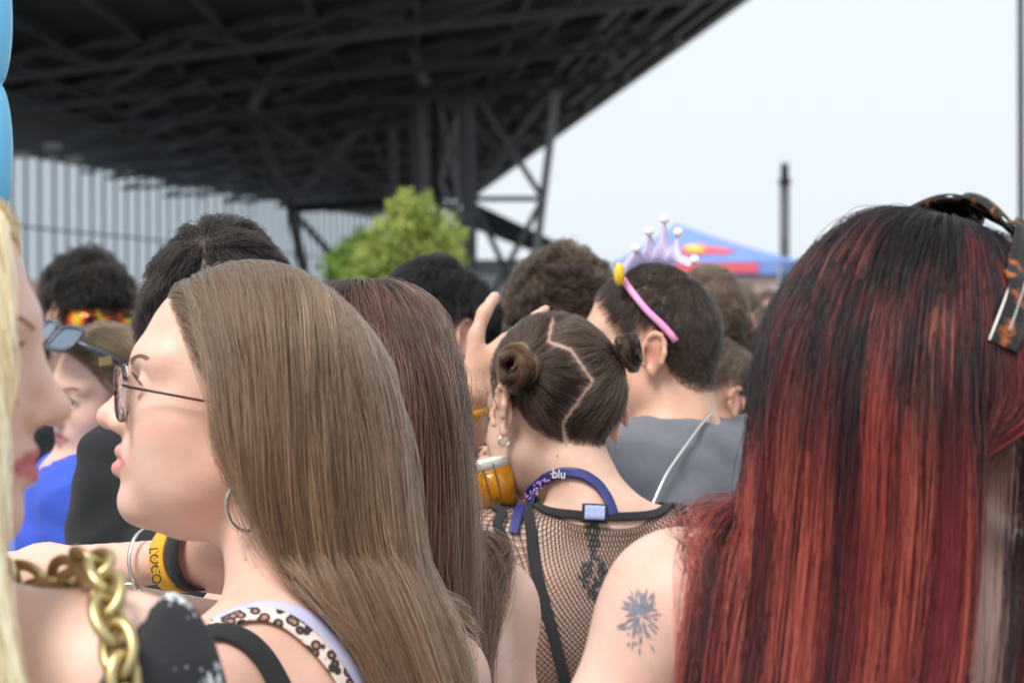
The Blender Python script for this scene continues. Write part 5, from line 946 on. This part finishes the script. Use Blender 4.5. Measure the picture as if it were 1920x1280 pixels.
M8 = man('person', 'person with straight dark hair between the strap wearer and red hair', 1478, 762, 4.9, (.1, 1), lambda Q: long_hair(Q, 'hair', 4000, .25, lambda q, p, t: np.tile([0, 0, -1.], (len(p), 1)), DARKHAIR, (1, 1, 1), .0006, 20, 150, .5, .012, .003), DENIM, male=False)
M9 = man('person', 'dark haired person farther back behind the strap wearer', 1404, 700, 6.2, (.2, 1), lambda Q: short_hair(Q, 'hair', 4000, .04, BRN, (1, 1, 1), .5, .0009, 9, 200, .5, .003), DARKCLOTH, res=.009, hc=.02)
for i, (x, y, d, sk, shirt, lab) in enumerate(((1394, 596, 11, (.62, .36, .28), (.6, .6, .62), 'distant person in pale shirt beside the green conical bush'), (1442, 590, 13, (.72, .44, .34), None, 'distant bare shouldered person in front of the brick building'), (1478, 606, 10, (.6, .4, .3), (.45, .2, .25), 'distant person in rose shirt beside the red hair'), (1452, 650, 7.5, (.6, .4, .3), (.25, .1, .3), 'distant person in purple shirt beside the red hair'), (72, 640, 7.0, (.58, .38, .28), (.05, .05, .06), 'dark haired person behind the girl with sunglasses'))):
    man('person', lab, x, y, d, ((-.4, .9), (0, -1), (.5, -.8), (.1, 1), (.3, .95))[i], lambda Q: short_hair(Q, 'hair', 1800, .04, BRN, (1, 1, 1), .5, .0014, 8, 150, .5, .003), fabric('shirt_%d' % i, shirt) if shirt else None, res=.012, hc=.025, skin=sk)
# ---- visor glasses at the back of the fluffy-haired man's head
def visor():
    Q = M2; T = lambda x, y, zz: Q.O + Q.R @ (np.array([x, y, zz])*Q.sc); g = empty('visor_glasses', T(0, -.11, -.02)); tag(g, 'orange mirrored visor sunglasses worn on the back of the head', 'sunglasses')
    m = bpy.data.materials.new('mirror_visor'); m.use_nodes = True; n = m.node_tree; b = n.nodes['Principled BSDF']; tc = n.nodes.new('ShaderNodeTexCoord'); w_ = n.nodes.new('ShaderNodeTexWave'); w_.inputs['Scale'].default_value = 6; w_.inputs['Distortion'].default_value = 3; cr = n.nodes.new('ShaderNodeValToRGB'); e = cr.color_ramp.elements; e[0].color = (.06, .01, .005, 1); e[1].color = (.75, .55, .05, 1); x = e.new(.55); x.color = (.85, .14, .01, 1); n.links.new(tc.outputs['Object'], w_.inputs[0]); n.links.new(w_.outputs[0], cr.inputs[0]); n.links.new(cr.outputs[0], b.inputs['Base Color']); b.inputs['Roughness'].default_value = .12; b.inputs['Metallic'].default_value = .5
    N = 24; a = np.linspace(-1.15, 1.15, N); V = []
    for o in (0, .003):
        for t in a:
            h = .026*(1 - .25*abs(t)**3) - (.008*math.exp(-(t/.15)**2)); 
            for zz in (1, -1): V.append(T((.092 + o)*math.sin(t), -.012 - (.098 + o)*math.cos(t), -.012 + zz*h))
    F = []; k = 2*N
    for i in range(N-1): F += [(2*i, 2*i+1, 2*i+3, 2*i+2), (k+2*i, k+2*i+2, k+2*i+3, k+2*i+1), (2*i, 2*i+2, k+2*i+2, k+2*i), (2*i+1, k+2*i+1, k+2*i+3, 2*i+3)]
    MB().add(V, F).build('visor_lens', m, g, True)
    for s in (-1, 1): MB().tube([T(s*.085, -.05, -.002), T(s*.085, -.01, .014), T(s*.083, .045, .016)], .003, 6).build('temple', DARKCLOTH, g, True)
visor()
# ---- girl with sunglasses on her head, blue jersey
def girl():
    Q = person('person', 'girl with dark blonde hair in blue jersey looking down', 206, 745, 4.0, (-.78, -.62), -8, -8, body=(-.75, -.2), skin=(.66, .45, .37), scalp=(.14, .095, .06), sh=.15, drop=.165, neck=.135, lean=-.065, res=.0045, hc=.012, lip=(.5, .2, .2), side=0)
    R = Q.R
    def flow(q, p, t):
        F = np.zeros_like(p); F[:, 2] = -1; top = np.clip((q[:, 2] - .02)/.08, 0, 1); F -= R[:, 1]*(.8*top*np.clip((q[:, 1] + .02)/.06, 0, 1))[:, None]; F += R[:, 0]*(np.sign(q[:, 0])*np.clip((q[:, 2]-.09)/.03, 0, 1)*.9)[:, None]; return F
    ini = lambda q, p: np.stack([np.sign(q[:, 0])*.9, -.7 + 0*q[:, 1], .15 + 0*q[:, 0]], 1) @ R.T
    long_hair(Q, 'hair', 8000, .42, flow, [(.15, .10, .06), (.22, .15, .095), (.09, .058, .035)], (3, 2, 2), .0004, 34, 200, .6, .012, .003, init=ini, seed=51); brow(Q, (.12, .08, .05), 120)
    tee(Q, fabric('blue_jersey', (.035, .085, .52)), 'jersey', .75); S_, e, w_ = Q.A[0]; S1, e1, w1 = Q.A[1]
    for (s_, e_) in ((S_, e), (S1, e1)):
        dr = unit(e_ - s_)
        for k, c, nm in ((.66, (.05, .45, .12), 'green_stripe'), (.73, (.75, .65, .05), 'yellow_stripe')):
            c0 = s_ + (e_ - s_)*k; u = unit(np.cross(dr, [0, 1., 0])); v = np.cross(dr, u); a = np.linspace(0, 2*np.pi, 28, endpoint=False); V = [c0 + dr*.012*h + (u*math.cos(t) + v*math.sin(t))*.0695 for h in (-.5, .5) for t in a]; MB().add(V, [(i, (i+1) % 28, 28+(i+1) % 28, 28+i) for i in range(28)]).build(nm, fabric(nm, c), Q.root, True)
    T = lambda x, y, zz: Q.O + R @ (np.array([x, y, zz])*Q.sc); g = empty('sunglasses', T(0, .08, .13)); tag(g, 'square black sunglasses with grey lenses pushed up on the girl\'s hair', 'sunglasses'); bk = principled('grey_frame', (.05, .06, .08), .25); ln = principled('grey_lens', (.10, .14, .19), .08)
    for s in (-1, 1):
        a = np.linspace(0, 2*np.pi, 32, endpoint=False); cx = np.sign(np.cos(a))*np.abs(np.cos(a))**.5; sz = np.sign(np.sin(a))*np.abs(np.sin(a))**.5; pts = np.array([T(s*.036 + .029*c, .098 - .020*q - .006*(s*c), .124 + .016*q) for c, q in zip(cx, sz)]); MB().tube(pts, .004, 8, True).build('rim', bk, g, True); MB().add(np.concatenate([pts, [pts.mean(0)]]), [(i, (i+1) % 32, 32) for i in range(32)]).build('lens', ln, g, True)
        MB().tube([T(s*.069, .092, .122), T(s*.088, .04, .09), T(s*.088, -.01, .05)], .0045, 6).build('temple', bk, g, True)
        MB().box(T(s*.0925, .055, .088), (.004, .022, .014), R).build('gold_emblem', GOLD, g)
    MB().tube([T(-.008, .096, .130), T(.008, .096, .130)], .0035, 6).build('bridge', bk, g, True); dress_low(Q, DENIM, SHOE)
girl()
